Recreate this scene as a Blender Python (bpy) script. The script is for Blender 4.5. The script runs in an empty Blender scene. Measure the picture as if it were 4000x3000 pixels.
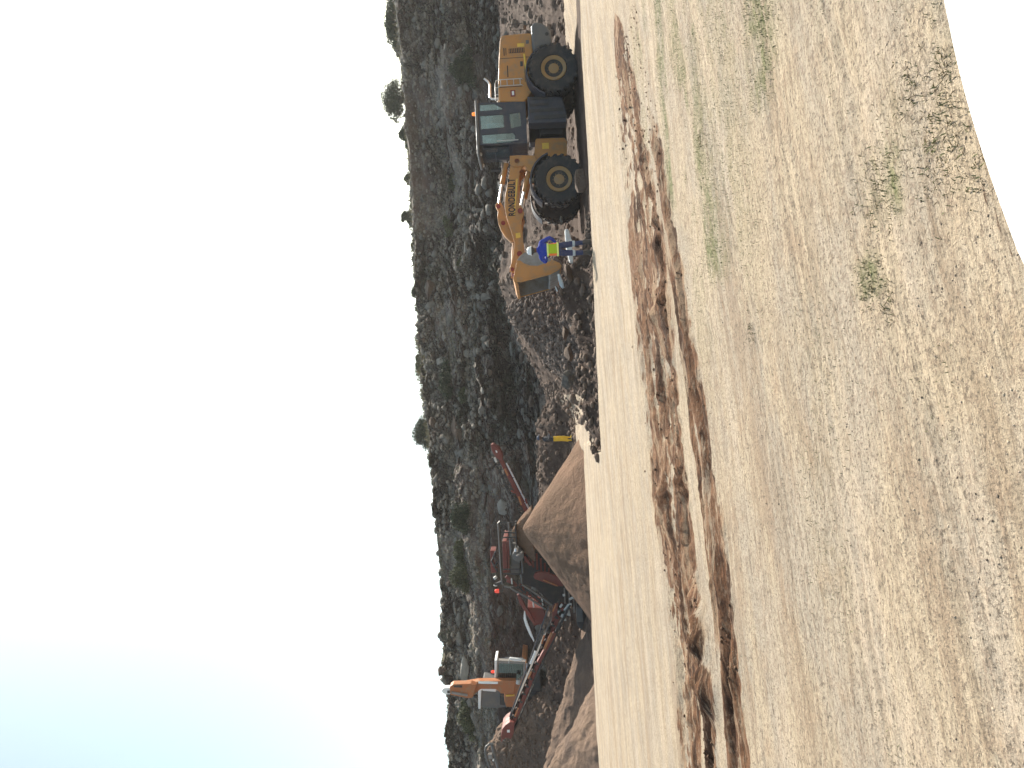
import bpy, bmesh, math, random
import numpy as np
from mathutils import Vector, Matrix, Quaternion
from mathutils.bvhtree import BVHTree

sc = bpy.context.scene
C = sc.collection
R = math.radians

# ------------------------------------------------------------------ camera (held on its side: the image's left is the sky)
F = 2910.0
CAMZ = 1.65
PITCH, ROLL = R(2.15), R(2.7)
_F = Vector((0, math.cos(PITCH), math.sin(PITCH)))
_U0 = Vector((0, -math.sin(PITCH), math.cos(PITCH)))
_R0 = Vector((1, 0, 0))
_UP = _U0 * math.cos(ROLL) + _R0 * math.sin(ROLL)
_RT = _R0 * math.cos(ROLL) - _U0 * math.sin(ROLL)
CAM = Vector((0, 0, CAMZ))
cam_d = bpy.data.cameras.new('camera')
cam_d.sensor_fit = 'HORIZONTAL'; cam_d.sensor_width = 36.0
cam_d.lens = 36.0 * F / 4000.0
cam_d.clip_start = 0.05; cam_d.clip_end = 2000
cam = bpy.data.objects.new('camera', cam_d); C.objects.link(cam)
m3 = Matrix((-_UP, _RT, -_F)).transposed()
cam.matrix_world = Matrix.Translation(CAM) @ m3.to_4x4()
sc.camera = cam

# ------------------------------------------------------------------ light
SUN_EL, SUN_AZ = R(39), R(30)            # azimuth clockwise from +Y (behind the quarry face, to the right)
w = bpy.data.worlds.new('World'); sc.world = w; w.use_nodes = True
nt = w.node_tree; bg = nt.nodes['Background']
sky = nt.nodes.new('ShaderNodeTexSky'); sky.sky_type = 'NISHITA'; sky.sun_disc = False
sky.sun_elevation = SUN_EL; sky.sun_rotation = SUN_AZ
sky.air_density = 0.8; sky.dust_density = 3.0; sky.ozone_density = 1.0; sky.altitude = 200
tint = nt.nodes.new('ShaderNodeMix'); tint.data_type = 'RGBA'; tint.blend_type = 'MULTIPLY'; tint.inputs[0].default_value = 1.0
tint.inputs[7].default_value = (1.08, 1.14, 0.97, 1)
nt.links.new(sky.outputs[0], tint.inputs[6]); nt.links.new(tint.outputs[2], bg.inputs[0]); bg.inputs[1].default_value = 0.15
sd = Vector((math.sin(SUN_AZ) * math.cos(SUN_EL), math.cos(SUN_AZ) * math.cos(SUN_EL), math.sin(SUN_EL)))
ld = bpy.data.lights.new('sun', 'SUN'); ld.energy = 4.8; ld.angle = R(0.5); ld.color = (1.0, 0.95, 0.87)
lo = bpy.data.objects.new('sun', ld); C.objects.link(lo)
lo.rotation_euler = sd.to_track_quat('Z', 'Y').to_euler()
sc.view_settings.view_transform = 'Standard'; sc.view_settings.look = 'None'
sc.view_settings.exposure = 0.90; sc.view_settings.gamma = 1.0
sc.cycles.max_bounces = 6; sc.cycles.transparent_max_bounces = 12

# ------------------------------------------------------------------ photo point -> world point on the upright plane y = d
def ray(V, Y):
    a, b = (V - 2000) / F, -(Y - 1500) / F
    return (-_UP * a + _RT * b + _F)
def P(V, Y, d):
    r = ray(V, Y); return CAM + r * (d / r.y)
def r1(x, y): return (1750 + x / 3.017, 50 + y / 3.017)
def r2(x, y): return (1750 + x / 2.369, 500 + y / 2.369)
def r3(x, y): return (1500 + x / 2.765, y / 2.765)
def r4(x, y): return (1600 + x / 2.37, 1100 + y / 2.37)
def r5(x, y): return (1700 + x / 2.2114, 1650 + y / 2.2114)
def r6(x, y): return (1700 + x / 2.37, 2300 + y / 2.37)
def r8(x, y): return (1850 + x / 3.318, 1950 + y / 3.318)

# ------------------------------------------------------------------ numpy noise
def _hash(ix, iy, iz, seed):
    h = (ix.astype(np.int64) * 374761393 + iy.astype(np.int64) * 668265263 + iz.astype(np.int64) * 2147483647 + seed * 1274126177) & 0xffffffff
    h = ((h ^ (h >> 13)) * 1274126177) & 0xffffffff
    h = ((h ^ (h >> 16)) * 2246822519) & 0xffffffff
    return ((h ^ (h >> 15)) & 0xffffff) / float(0xffffff)
def vn(p, seed=0):
    f = np.floor(p); t = p - f; t = t * t * (3 - 2 * t); o = 0
    for a in (0, 1):
        for b in (0, 1):
            for c in (0, 1):
                w_ = (t[:, 0] if a else 1 - t[:, 0]) * (t[:, 1] if b else 1 - t[:, 1]) * (t[:, 2] if c else 1 - t[:, 2])
                o = o + w_ * _hash(f[:, 0] + a, f[:, 1] + b, f[:, 2] + c, seed)
    return o * 2 - 1
def fbm(p, octv=4, seed=0, gain=0.5):
    s = 0; a = 1; tot = 0
    for k in range(octv):
        s = s + a * vn(p * (2.03 ** k) + 17.3 * k, seed + k); tot += a; a *= gain
    return s / tot
def worley(p, seed=0):
    f = np.floor(p); n = len(p); d1 = np.full(n, 9.0); d2 = np.full(n, 9.0); idv = np.zeros(n)
    for a in (-1, 0, 1):
        for b in (-1, 0, 1):
            for c in (-1, 0, 1):
                g = f + np.array([a, b, c])
                q = np.stack([_hash(g[:, 0], g[:, 1], g[:, 2], seed + k) for k in (1, 2, 3)], 1)
                dd = np.sqrt(((g + q - p) ** 2).sum(1)); i_ = _hash(g[:, 0], g[:, 1], g[:, 2], seed + 9)
                m = dd < d1
                d2 = np.where(m, d1, np.minimum(d2, dd)); idv = np.where(m, i_, idv); d1 = np.where(m, dd, d1)
    return d1, d2, idv
def sm(a, b, t):
    u = np.clip((t - a) / (b - a), 0, 1); return u * u * (3 - 2 * u)
def P3(x, y, z=0.0): return np.stack([x, y, np.zeros_like(x) + z], 1)

# ------------------------------------------------------------------ materials
def srgb(c): return tuple(((v / 255) / 12.92 if v / 255 <= 0.04045 else ((v / 255 + 0.055) / 1.055) ** 2.4) for v in c)
class N:
    def __init__(s, name):
        s.m = bpy.data.materials.new(name); s.m.use_nodes = True; s.t = s.m.node_tree
        s.b = s.t.nodes['Principled BSDF']; s.tc = s.t.nodes.new('ShaderNodeTexCoord')
    def link(s, a, b): s.t.links.new(a, b)
    def val(s, inp, v):
        if hasattr(v, 'links') or hasattr(v, 'is_output'): s.link(v, inp)
        else:
            if isinstance(v, tuple) and len(v) == 3 and len(inp.default_value) == 4: v = v + (1,)
            inp.default_value = v
    def map(s, scale=(1, 1, 1), rot=0.0, coord='Object'):
        n = s.t.nodes.new('ShaderNodeMapping'); n.inputs['Scale'].default_value = scale
        if rot: n.vector_type = 'TEXTURE'; n.inputs['Scale'].default_value = tuple(1 / q for q in scale); n.inputs['Rotation'].default_value = (0, 0, rot)
        s.link(s.tc.outputs[coord], n.inputs[0]); return n.outputs[0]
    def noise(s, vec, scale, detail=5, rough=0.6, dist=0.0):
        n = s.t.nodes.new('ShaderNodeTexNoise'); s.link(vec, n.inputs['Vector'])
        n.inputs['Scale'].default_value = scale; n.inputs['Detail'].default_value = detail
        n.inputs['Roughness'].default_value = rough; n.inputs['Distortion'].default_value = dist; return n.outputs[0]
    def vor(s, vec, scale, feature='F1', out=0):
        n = s.t.nodes.new('ShaderNodeTexVoronoi'); n.feature = feature; s.link(vec, n.inputs['Vector'])
        n.inputs['Scale'].default_value = scale; return n.outputs[out]
    def ramp(s, fac, a, b, c0=0.0, c1=1.0):
        n = s.t.nodes.new('ShaderNodeMapRange'); s.link(fac, n.inputs[0]); n.interpolation_type = 'SMOOTHSTEP'
        for i, v in zip((1, 2, 3, 4), (a, b, c0, c1)): n.inputs[i].default_value = v
        return n.outputs[0]
    def mix(s, fac, a, b, mode='MIX'):
        n = s.t.nodes.new('ShaderNodeMix'); n.data_type = 'RGBA'; n.blend_type = mode
        s.val(n.inputs[0], fac); s.val(n.inputs[6], a); s.val(n.inputs[7], b); return n.outputs[2]
    def math(s, op, a, b=0.0, clamp=False):
        n = s.t.nodes.new('ShaderNodeMath'); n.operation = op; n.use_clamp = clamp; s.val(n.inputs[0], a); s.val(n.inputs[1], b); return n.outputs[0]
    def attr(s, name, chan):
        n = s.t.nodes.new('ShaderNodeAttribute'); n.attribute_name = name
        q = s.t.nodes.new('ShaderNodeSeparateColor'); s.link(n.outputs['Color'], q.inputs[0]); return q.outputs[chan]
    def bump(s, h, dist, strength=1.0, prev=None):
        n = s.t.nodes.new('ShaderNodeBump'); s.link(h, n.inputs['Height']); n.inputs['Distance'].default_value = dist
        n.inputs['Strength'].default_value = strength
        if prev: s.link(prev, n.inputs['Normal'])
        return n.outputs[0]
    def done(s, col=None, rough=None, nrm=None, metal=None, spec=None):
        if col is not None: s.val(s.b.inputs['Base Color'], col)
        if rough is not None: s.val(s.b.inputs['Roughness'], rough)
        if metal is not None: s.val(s.b.inputs['Metallic'], metal)
        if spec is not None: s.b.inputs['Specular IOR Level'].default_value = spec
        if nrm is not None: s.link(nrm, s.b.inputs['Normal'])
        return s.m

def paint(name, col, dust=(0.25, 0.19, 0.13), amt=0.35, rough=0.45, metal=0.0, sc_=3.0):
    n = N(name); v = n.map()
    a = n.noise(v, sc_, 6, 0.65); g = n.noise(v, sc_ * 9, 4, 0.6)
    d = n.math('MULTIPLY', n.ramp(a, 0.42, 0.72), amt)
    d2 = n.math('MULTIPLY', n.ramp(g, 0.55, 0.75), amt * 0.6)
    c = n.mix(n.math('ADD', n.math('ADD', d, d2), amt * 0.25, True), col, dust)
    return n.done(c, n.ramp(a, 0.3, 0.7, rough, min(1, rough + 0.35)), n.bump(g, 0.002, 0.4), metal)
M = {}
M['yellow'] = paint('loader_yellow', srgb((192, 127, 55)), (0.30, 0.20, 0.115), 0.62)
M['orange'] = paint('excavator_orange', srgb((172, 94, 34)), (0.30, 0.19, 0.11), 0.6)
M['red'] = paint('screen_red', srgb((112, 34, 25)), (0.16, 0.09, 0.065), 0.45)
M['charcoal'] = paint('charcoal_paint', srgb((40, 46, 60)), (0.16, 0.13, 0.11), 0.35)
M['grey'] = paint('grey_paint', srgb((88, 88, 88)), (0.22, 0.18, 0.14), 0.4)
M['black'] = paint('black_steel', (0.018, 0.018, 0.02), (0.12, 0.095, 0.075), 0.4)
M['rubber'] = paint('tyre_rubber', (0.022, 0.022, 0.024), (0.14, 0.11, 0.085), 0.42, 0.8)
M['rim'] = paint('rim_yellow', srgb((165, 125, 70)), (0.26, 0.19, 0.13), 0.7, 0.7)
M['white'] = paint('white_paint', (0.78, 0.78, 0.76), (0.4, 0.34, 0.27), 0.12, 0.3)
M['carwhite'] = paint('car_white', (0.8, 0.8, 0.8), (0.6, 0.56, 0.5), 0.1, 0.15)
M['chrome'] = paint('bare_steel', (0.7, 0.7, 0.7), (0.4, 0.33, 0.25), 0.15, 0.22, 1.0)
M['worn'] = paint('worn_steel', (0.30, 0.28, 0.26), (0.2, 0.15, 0.11), 0.5, 0.55, 0.3)
M['decal'] = paint('decal_black', (0.012, 0.012, 0.012), (0.2, 0.14, 0.09), 0.12, 0.5)
M['decalyellow'] = paint('decal_yellow', srgb((235, 190, 70)), (0.35, 0.25, 0.12), 0.3, 0.5)
M['pinred'] = paint('pin_red', srgb((130, 40, 35)), (0.2, 0.1, 0.07), 0.4, 0.6)
M['rail'] = paint('rail_pale', (0.55, 0.54, 0.5), (0.3, 0.25, 0.2), 0.3, 0.35); M['raildark'] = paint('rail_dark', (0.14, 0.135, 0.13), (0.2, 0.16, 0.12), 0.3, 0.3, 0.5)
def glass(name, tint, refl=0.3):
    n = N(name); t = n.t; tr = t.nodes.new('ShaderNodeBsdfTransparent'); gl = t.nodes.new('ShaderNodeBsdfGlossy'); mx = t.nodes.new('ShaderNodeMixShader')
    tr.inputs[0].default_value = tint + (1,); gl.inputs[0].default_value = (0.9, 0.95, 1, 1); gl.inputs['Roughness'].default_value = 0.06
    mx.inputs[0].default_value = refl
    n.link(tr.outputs[0], mx.inputs[1]); n.link(gl.outputs[0], mx.inputs[2]); n.link(mx.outputs[0], t.nodes['Material Output'].inputs[0]); return n.m
M['glass'] = glass('cab_glass', (0.62, 0.7, 0.74), 0.16); M['darkglass'] = glass('dark_cab_glass', (0.22, 0.27, 0.28), 0.08)
def lamp(name, col, e):
    n = N(name); n.done(col, 0.3); n.b.inputs['Emission Color'].default_value = col + (1,); n.b.inputs['Emission Strength'].default_value = e; return n.m
M['amber'] = lamp('amber_lens', (1.0, 0.25, 0.02), 0.5)
M['redlens'] = lamp('red_lens', (0.8, 0.06, 0.03), 0.25)
def cloth(name, col, dirt=0.25):
    n = N(name); v = n.map(); a = n.noise(v, 9, 5); c = n.mix(n.math('MULTIPLY', n.ramp(a, 0.45, 0.75), dirt), col, (0.25, 0.2, 0.15))
    return n.done(c, 0.85, n.bump(n.noise(v, 14, 4, 0.5, 0.8), 0.03, 0.6))
M['blue'] = cloth('royal_blue_cloth', srgb((28, 52, 150)), 0.1)
M['navy'] = cloth('navy_cloth', srgb((48, 54, 88)), 0.25)
M['darkjacket'] = cloth('dark_jacket_cloth', srgb((38, 42, 52)), 0.2)
M['yellowcloth'] = cloth('yellow_cloth', srgb((225, 185, 40)), 0.2)
M['lime'] = cloth('lime_cloth', srgb((165, 190, 30)), 0.15)
M['limepale'] = cloth('pale_lime_tape', srgb((225, 235, 140)), 0.05)
M['orangecloth'] = cloth('orange_cloth', srgb((240, 120, 60)), 0.05)
M['tape'] = cloth('silver_tape', srgb((170, 178, 182)), 0.1)
M['skin'] = cloth('dark_skin', srgb((84, 56, 42)), 0.0)
M['helmet'] = paint('helmet_white', (0.8, 0.8, 0.78), (0.5, 0.45, 0.4), 0.1, 0.25)
M['boot'] = paint('boot_leather', srgb((60, 58, 56)), (0.2, 0.16, 0.12), 0.5, 0.8)
M['helmetdark'] = paint('helmet_dark', srgb((40, 60, 90)), (0.2, 0.17, 0.13), 0.2, 0.4)

def rockmat(name, c1, c2, c3, top=None):
    n = N(name); v = n.map(); oi = n.t.nodes.new('ShaderNodeObjectInfo')
    a = n.noise(v, 2.2, 7, 0.65); b = n.noise(v, 9, 6, 0.7); c = n.vor(v, 6)
    col = n.mix(n.ramp(a, 0.38, 0.64), c1, c2); col = n.mix(n.math('MULTIPLY', n.ramp(b, 0.55, 0.72), 0.55), col, c3)
    col = n.mix(n.math('MULTIPLY', n.ramp(oi.outputs['Random'], 0, 1, 0.0, 0.55), 1.0), col, c3)
    nb = n.bump(a, 0.12, 0.8); nb = n.bump(b, 0.03, 0.8, nb)
    return n.done(col, 0.92, nb, spec=0.2)
M['rock'] = rockmat('grey_rock', (0.10, 0.088, 0.075), (0.17, 0.148, 0.122), (0.27, 0.24, 0.20))
M['rockbrown'] = rockmat('brown_rock', (0.085, 0.054, 0.038), (0.145, 0.098, 0.071), (0.21, 0.152, 0.113))
M['rockpale'] = rockmat('pale_rock', (0.17, 0.15, 0.125), (0.27, 0.24, 0.20), (0.38, 0.35, 0.30))
M['rockwhite'] = rockmat('white_limestone', (0.62, 0.6, 0.55), (0.75, 0.73, 0.68), (0.8, 0.78, 0.74))
def leafmat(name, c1, c2):
    n = N(name); v = n.map(); a = n.noise(v, 3.0, 4); col = n.mix(n.ramp(a, 0.35, 0.65), c1, c2)
    n.b.inputs['Transmission Weight'].default_value = 0.0
    return n.done(col, 0.7, spec=0.25)
M['leafdark'] = leafmat('shrub_leaf', (0.028, 0.038, 0.02), (0.06, 0.075, 0.035))
M['leafgreen'] = leafmat('green_leaf', (0.06, 0.068, 0.03), (0.115, 0.12, 0.055))
M['drygrass'] = leafmat('dry_grass', (0.16, 0.14, 0.075), (0.26, 0.22, 0.12))
M['greengrass'] = leafmat('short_green_grass', (0.11, 0.125, 0.05), (0.2, 0.2, 0.09))
M['twig'] = leafmat('twig', (0.07, 0.055, 0.04), (0.13, 0.1, 0.07))

# ------------------------------------------------------------------ mesh builder
class MB:
    def __init__(s, mat=None): s.v = []; s.f = []; s.M = mat or Matrix.Identity(4)
    def add(s, vs, fs, m=None):
        k = len(s.v); T = s.M @ m if m is not None else s.M
        s.v += [T @ Vector(p) for p in vs]; s.f += [tuple(i + k for i in f) for f in fs]; return s
    def box(s, c, d, m=None):
        x, y, z = (q / 2 for q in d); vs = [(c[0] + a * x, c[1] + b * y, c[2] + e * z) for a in (-1, 1) for b in (-1, 1) for e in (-1, 1)]
        return s.add(vs, [(0, 1, 3, 2), (4, 6, 7, 5), (0, 4, 5, 1), (2, 3, 7, 6), (0, 2, 6, 4), (1, 5, 7, 3)], m)
    def prism(s, poly, a0, a1, m=None, axis='y'):
        n = len(poly)
        if axis == 'y': vs = [(p[0], a0, p[1]) for p in poly] + [(p[0], a1, p[1]) for p in poly]
        elif axis == 'x': vs = [(a0, p[0], p[1]) for p in poly] + [(a1, p[0], p[1]) for p in poly]
        else: vs = [(p[0], p[1], a0) for p in poly] + [(p[0], p[1], a1) for p in poly]
        fs = [tuple(range(n))[::-1], tuple(range(n, 2 * n))] + [(i, (i + 1) % n, (i + 1) % n + n, i + n) for i in range(n)]
        return s.add(vs, fs, m)
    def tube(s, pts, r, n=8, m=None, caps=True):
        pts = [Vector(p) for p in pts]; rs = r if isinstance(r, (list, tuple)) else [r] * len(pts); vs = []; prev = None
        for i, p in enumerate(pts):
            t = (pts[min(i + 1, len(pts) - 1)] - pts[max(i - 1, 0)])
            t = t.normalized() if t.length > 1e-9 else Vector((0, 0, 1))
            if prev is None: a = t.orthogonal().normalized()
            else:
                a = prev - t * prev.dot(t); a = a.normalized() if a.length > 1e-6 else t.orthogonal().normalized()
            prev = a; b = t.cross(a)
            vs += [p + (a * math.cos(2 * math.pi * k / n) + b * math.sin(2 * math.pi * k / n)) * rs[i] for k in range(n)]
        fs = [(i * n + k, i * n + (k + 1) % n, (i + 1) * n + (k + 1) % n, (i + 1) * n + k) for i in range(len(pts) - 1) for k in range(n)]
        if caps: fs += [tuple(range(n))[::-1], tuple(range((len(pts) - 1) * n, len(pts) * n))]
        return s.add(vs, fs, m)
    def lathe(s, prof, n=32, m=None):           # prof: (radius, y) about the local y axis, closed loop of rings
        vs = [(r * math.cos(2 * math.pi * k / n), y, r * math.sin(2 * math.pi * k / n)) for r, y in prof for k in range(n)]
        fs = [(i * n + k, (i + 1) * n + k, (i + 1) * n + (k + 1) % n, i * n + (k + 1) % n) for i in range(len(prof) - 1) for k in range(n)]
        fs += [tuple(range(n)), tuple(range((len(prof) - 1) * n, len(prof) * n))[::-1]]
        return s.add(vs, fs, m)
    def ico(s, c, r, sub=2, m=None):
        bm = bmesh.new(); bmesh.ops.create_icosphere(bm, subdivisions=sub, radius=1); bm.verts.index_update()
        r = r if isinstance(r, (tuple, list)) else (r, r, r)
        s.add([(v.co.x * r[0] + c[0], v.co.y * r[1] + c[1], v.co.z * r[2] + c[2]) for v in bm.verts], [tuple(v.index for v in f.verts) for f in bm.faces], m); bm.free(); return s
    def build(s, name, mat, parent=None, bevel=0.0, smooth=False):
        me = bpy.data.meshes.new(name); me.from_pydata([tuple(v) for v in s.v], [], s.f); me.validate(); me.update()
        bm = bmesh.new(); bm.from_mesh(me); bmesh.ops.recalc_face_normals(bm, faces=bm.faces); bm.to_mesh(me); bm.free()
        for mm in (mat if isinstance(mat, list) else [mat]): me.materials.append(mm)
        o = bpy.data.objects.new(name, me); C.objects.link(o)
        if parent: o.parent = parent
        if smooth:
            for p in me.polygons: p.use_smooth = True
            me.set_sharp_from_angle(angle=R(35))
        if bevel:
            b = o.modifiers.new('bevel', 'BEVEL'); b.width = bevel; b.segments = 2; b.limit_method = 'ANGLE'; b.angle_limit = R(40)
        return o
def tag(o, label=None, cat=None, group=None, kind=None):
    if label: o['label'] = label
    if cat: o['category'] = cat
    if group: o['group'] = group
    if kind: o['kind'] = kind
    return o
def empty(name, loc, label, cat, rz=0, group=None):
    o = bpy.data.objects.new(name, None); C.objects.link(o); o.location = loc; o.rotation_euler = (0, 0, rz); o.empty_display_size = 0.3
    return tag(o, label, cat, group)
def gridmesh(name, X, Y, Z, mat, attr=None, smooth=True):
    nr, nc = X.shape; co = np.stack([X, Y, Z], 2).reshape(-1, 3)
    i = np.arange((nr - 1) * (nc - 1)); r_, c_ = i // (nc - 1), i % (nc - 1); a = r_ * nc + c_
    q = np.stack([a, a + 1, a + nc + 1, a + nc], 1)
    me = bpy.data.meshes.new(name); me.vertices.add(len(co)); me.vertices.foreach_set('co', co.ravel())
    me.loops.add(q.size); me.loops.foreach_set('vertex_index', q.ravel().astype(np.int32))
    me.polygons.add(len(q)); me.polygons.foreach_set('loop_start', (np.arange(len(q)) * 4).astype(np.int32)); me.polygons.foreach_set('loop_total', np.full(len(q), 4, np.int32))
    me.update(calc_edges=True); me.validate(); me.polygons.foreach_set('use_smooth', np.full(len(q), smooth))
    if attr is not None:
        ca = me.color_attributes.new('mask', 'FLOAT_COLOR', 'POINT'); ca.data.foreach_set('color', np.concatenate([attr, np.ones((len(co), 1))], 1).astype(np.float32).ravel())
    me.materials.append(mat); o = bpy.data.objects.new(name, me); C.objects.link(o)
    bv = BVHTree.FromPolygons([tuple(v) for v in co.tolist()], q.tolist())
    return o, bv
# ------------------------------------------------------------------ terrain: the yard floor, its ruts, banks and scree
def near_line(x, pts):
    pts = sorted(pts); return np.interp(x, [p[0] for p in pts], [p[1] for p in pts])
RA = [(-9, 8.7), (-3.8, 9.35), (-1.8, 9.9), (-1, 10.15), (1.5, 11.1), (4.2, 12.2), (5.9, 13.0), (9, 15)]
RAW = [(-9, .6), (-3.8, .8), (-1.8, 1.45), (-1, 1.4), (1.5, 1.7), (4.2, 1.15), (5.9, .6), (6.6, 0.02), (9, 0.0)]
RN = [(-9, 7.2), (-2.9, 8.1), (-1.8, 8.75), (-.95, 9.0), (1.4, 9.75), (2.6, 10.3), (4.1, 11.3), (9, 14)]
RB = [(-9, 6.2), (-2.7, 6.9), (-1.5, 7.2), (-.78, 7.55), (1.15, 8.5), (3, 9.7), (6, 11.5)]
RC = [(-9, 5.0), (-3.5, 6.3), (-2.2, 6.75), (0, 7.6), (2, 8.6)]
def ground(x, y):
    p = P3(x, y)
    n1 = fbm(p * 0.35, 3, 1); n2 = fbm(p * 1.7, 4, 5); n3 = fbm(p * np.array([3.0, 7.0, 1]), 4, 9); n4 = fbm(p * np.array([9.0, 16.0, 1]), 3, 13)
    z = 0.02 + 0.05 * sm(13, 20, y) + 0.03 * n1 * sm(3, 7, y) + 0.012 * n2 + 0.006 * n3
    churn = np.zeros_like(x)
    # broad churned band with furrows running along it
    ya = near_line(x, RA); wa = near_line(x, RAW) * (1 + 0.3 * n2); s = (y - ya) / np.maximum(wa, 0.02)
    ina = (1 - sm(0.8, 1.1, np.abs(s))) * sm(0.02, 0.2, wa)
    fur = fbm(P3((x * 0.5 + 0.0), (y - 0.36 * x) * 3.4), 4, 21, 0.6); cl = fbm(p * np.array([5, 9, 1.0]), 4, 33)
    z = z + ina * (-0.03 + 0.13 * fur + 0.04 * cl)
    churn = np.maximum(churn, ina * sm(-0.25, 0.2, fur * 1.0 + cl * 0.6 + 0.10))
    def rut(pts, hw, dep, x0, x1, rim=0.05, sd_=0, fade=0.8):
        nonlocal z, churn
        yr = near_line(x, pts) + 0.07 * n2 + 0.05 * n1; q = (y - yr) / (hw * (1 + 0.35 * fbm(P3(x * 1.3, x * 0 + sd_), 2, 40)))
        on = sm(x0 - fade, x0, x) * (1 - sm(x1, x1 + fade, x))
        brk = 0.55 + 0.45 * sm(-0.45, 0.05, fbm(P3(x * 0.8, x * 0 + sd_), 3, 44))
        z = z - dep * np.exp(-q ** 4) * on * brk + rim * np.exp(-((np.abs(q) - 1.5) / 0.4) ** 2) * on * brk * (1 + 0.7 * cl)
        z = z + on * 0.02 * cl * (1 - sm(1.4, 2.2, np.abs(q)))
        churn = np.maximum(churn, on * brk * (1 - sm(1.5, 2.4, np.abs(q) + 0.7 * cl)))
    rut(RN, 0.17, 0.08, -7, 3.2, 0.03, 3)
    rut(RB, 0.17, 0.09, -7, 2.8, 0.02, 7)
    rut(RC, 0.10, 0.03, -5.5, -1.6, 0.01, 11)
    rut([(a, b + 0.45) for a, b in RB], 0.08, 0.035, -2.2, 0.9, 0.01, 15)
    # faint flat wheel prints
    for k, (c0, a0) in enumerate(((4.4, .34), (3.3, .4), (14.6, .08), (16.3, .06), (5.6, .5))):
        q = y - (c0 + a0 * x); z = z + 0.012 * np.exp(-(q / 0.25) ** 2) * np.sin(q * 40) * 0.4 - 0.012 * np.exp(-(q / 0.22) ** 2)
    # clod heap at the left end of the ruts
    for (cx, cy, rr, h) in ((-2.85, 8.05, .28, .22), (-3.25, 7.7, .25, .15), (-2.5, 8.4, .2, .12), (-1.75, 10.2, .35, .12), (0.9, 10.2, .3, .12), (2.05, 10.0, .2, .16)):
        g = np.exp(-(((x - cx) ** 2 + (y - cy) ** 2) / rr ** 2)); z = z + h * g * (1 + 0.5 * cl); churn = np.maximum(churn, sm(0.15, 0.5, g))
    # edge of the pad
    ye = np.where(x > -2.15, 20.35, 29.4) + 0.12 * n2 + 0.15 * n1
    t = sm(-2.45, -1.95, x + 0.15 * n2); ye = 29.4 * (1 - t) + 20.35 * t + 0.08 * n2
    m = sm(0, 0.55, y - ye)
    low = -0.12 + 0.05 * n2 + 0.02 * n3
    z = z * (1 - m) + low * m
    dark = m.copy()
    # corridor to the far man, yard behind the loader: sunlight painted as paler soil
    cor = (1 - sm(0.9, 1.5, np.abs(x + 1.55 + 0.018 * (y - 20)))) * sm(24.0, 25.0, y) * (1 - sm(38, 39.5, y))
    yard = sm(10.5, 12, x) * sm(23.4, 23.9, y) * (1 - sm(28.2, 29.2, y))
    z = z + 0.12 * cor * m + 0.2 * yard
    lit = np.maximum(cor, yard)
    ld_ = sm(4.0, 5.2, x) * (1 - sm(12.0, 13, x)) * sm(21.3, 22.2, y) * (1 - sm(28.5, 29.5, y))
    z = z * (1 - ld_) + ld_ * (-0.05 + 0.04 * n2)
    # low clod berm just beyond the pad
    bz = sm(-2.6, -0.4, x) * (1 - sm(2.9, 3.7, x)) * np.exp(-((y - 22.6) / 0.9) ** 2); bc = fbm(p * 2.6, 4, 50)
    z = z + bz * (0.52 + 0.28 * bc)
    z = z + 0.55 * sm(1.0, 2.0, x) * (1 - sm(3.6, 4.4, x)) * sm(22.2, 23.3, y) * (1 - sm(25, 27, y)) * (1 + 0.4 * bc)
    # scree and spoil
    rough = fbm(p * 0.8, 5, 60)
    hs = near_line(x, [(-2.0, 0), (-0.8, 1.2), (2, 2.6), (5.0, 3.4), (9, 3.4), (18, 2.9), (40, 3.5)])
    y1 = near_line(x, [(-2, 43), (0, 41), (5, 38.5), (10, 40), (20, 42)])
    y0 = near_line(x, [(-2, 36), (0, 27.2), (5, 27.5), (10, 29.2), (20, 29.5)])
    up = np.clip((y - y0) / (y1 - y0), 0, 1) ** 0.9
    scr = hs * up; z = z + scr + (0.35 * rough) * sm(0, 0.12, up) * sm(-2, 0, x)
    # left: rise to the bench the excavator stands on
    hl = (1 - sm(-2.5, -0.5, x)); ul = sm(38.8, 42.3, y); z = z + hl * (2.05 * ul + 0.18 * rough * ul * (1 - sm(41.5, 43, y)))
    z = z + hl * 0.12 * rough * sm(30, 33, y)
    # gravel heap behind the bucket
    g = np.clip(1 - np.sqrt(((x - 3.0) / 3.9) ** 2 + ((y - 31.5) / 4.2) ** 2), 0, 1)
    z = np.maximum(z, 3.15 * g ** 0.95 + (0.12 * n2 + 0.15 * rough) * (g > 0) - 0.2)
    z = z + 0.10 * fbm(p * 3.3, 4, 70) * m * (1 - cor) * (1 - yard) * (1 - ld_) * sm(20, 22, y)
    grav = sm(0.02, 0.08, g)
    # green patches (grass tint), streaks running with the traffic
    st = fbm(P3(x * 0.45, (y - 0.32 * x) * 1.5), 4, 80) + 0.5 * n3
    green = sm(0.02, 0.32, st) * sm(-.6, 1.2, x) * sm(5.0, 6.2, y) * (1 - sm(9.5, 12.5, y)) * (1 - ina)
    green = np.maximum(green, 0.6 * sm(0.18, 0.45, st) * sm(0.4, 1.4, x) * (1 - sm(4.3, 5.5, y)))
    green = np.maximum(green, 0.25 * sm(0.2, 0.5, fbm(p * 0.9, 4, 85)) * (1 - sm(5.2, 7, y)))
    def gb(pts, w_, x0, x1, f=.4): return np.exp(-((y - near_line(x, pts)) / (w_ * (1 + .5 * n2))) ** 2) * sm(x0, x0 + f, x) * (1 - sm(x1, x1 + f, x))
    gs = sm(-0.28, 0.12, fbm(P3(x * 0.8, (y - 0.32 * x) * 2.6), 4, 82) + .3 * n3)
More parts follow.
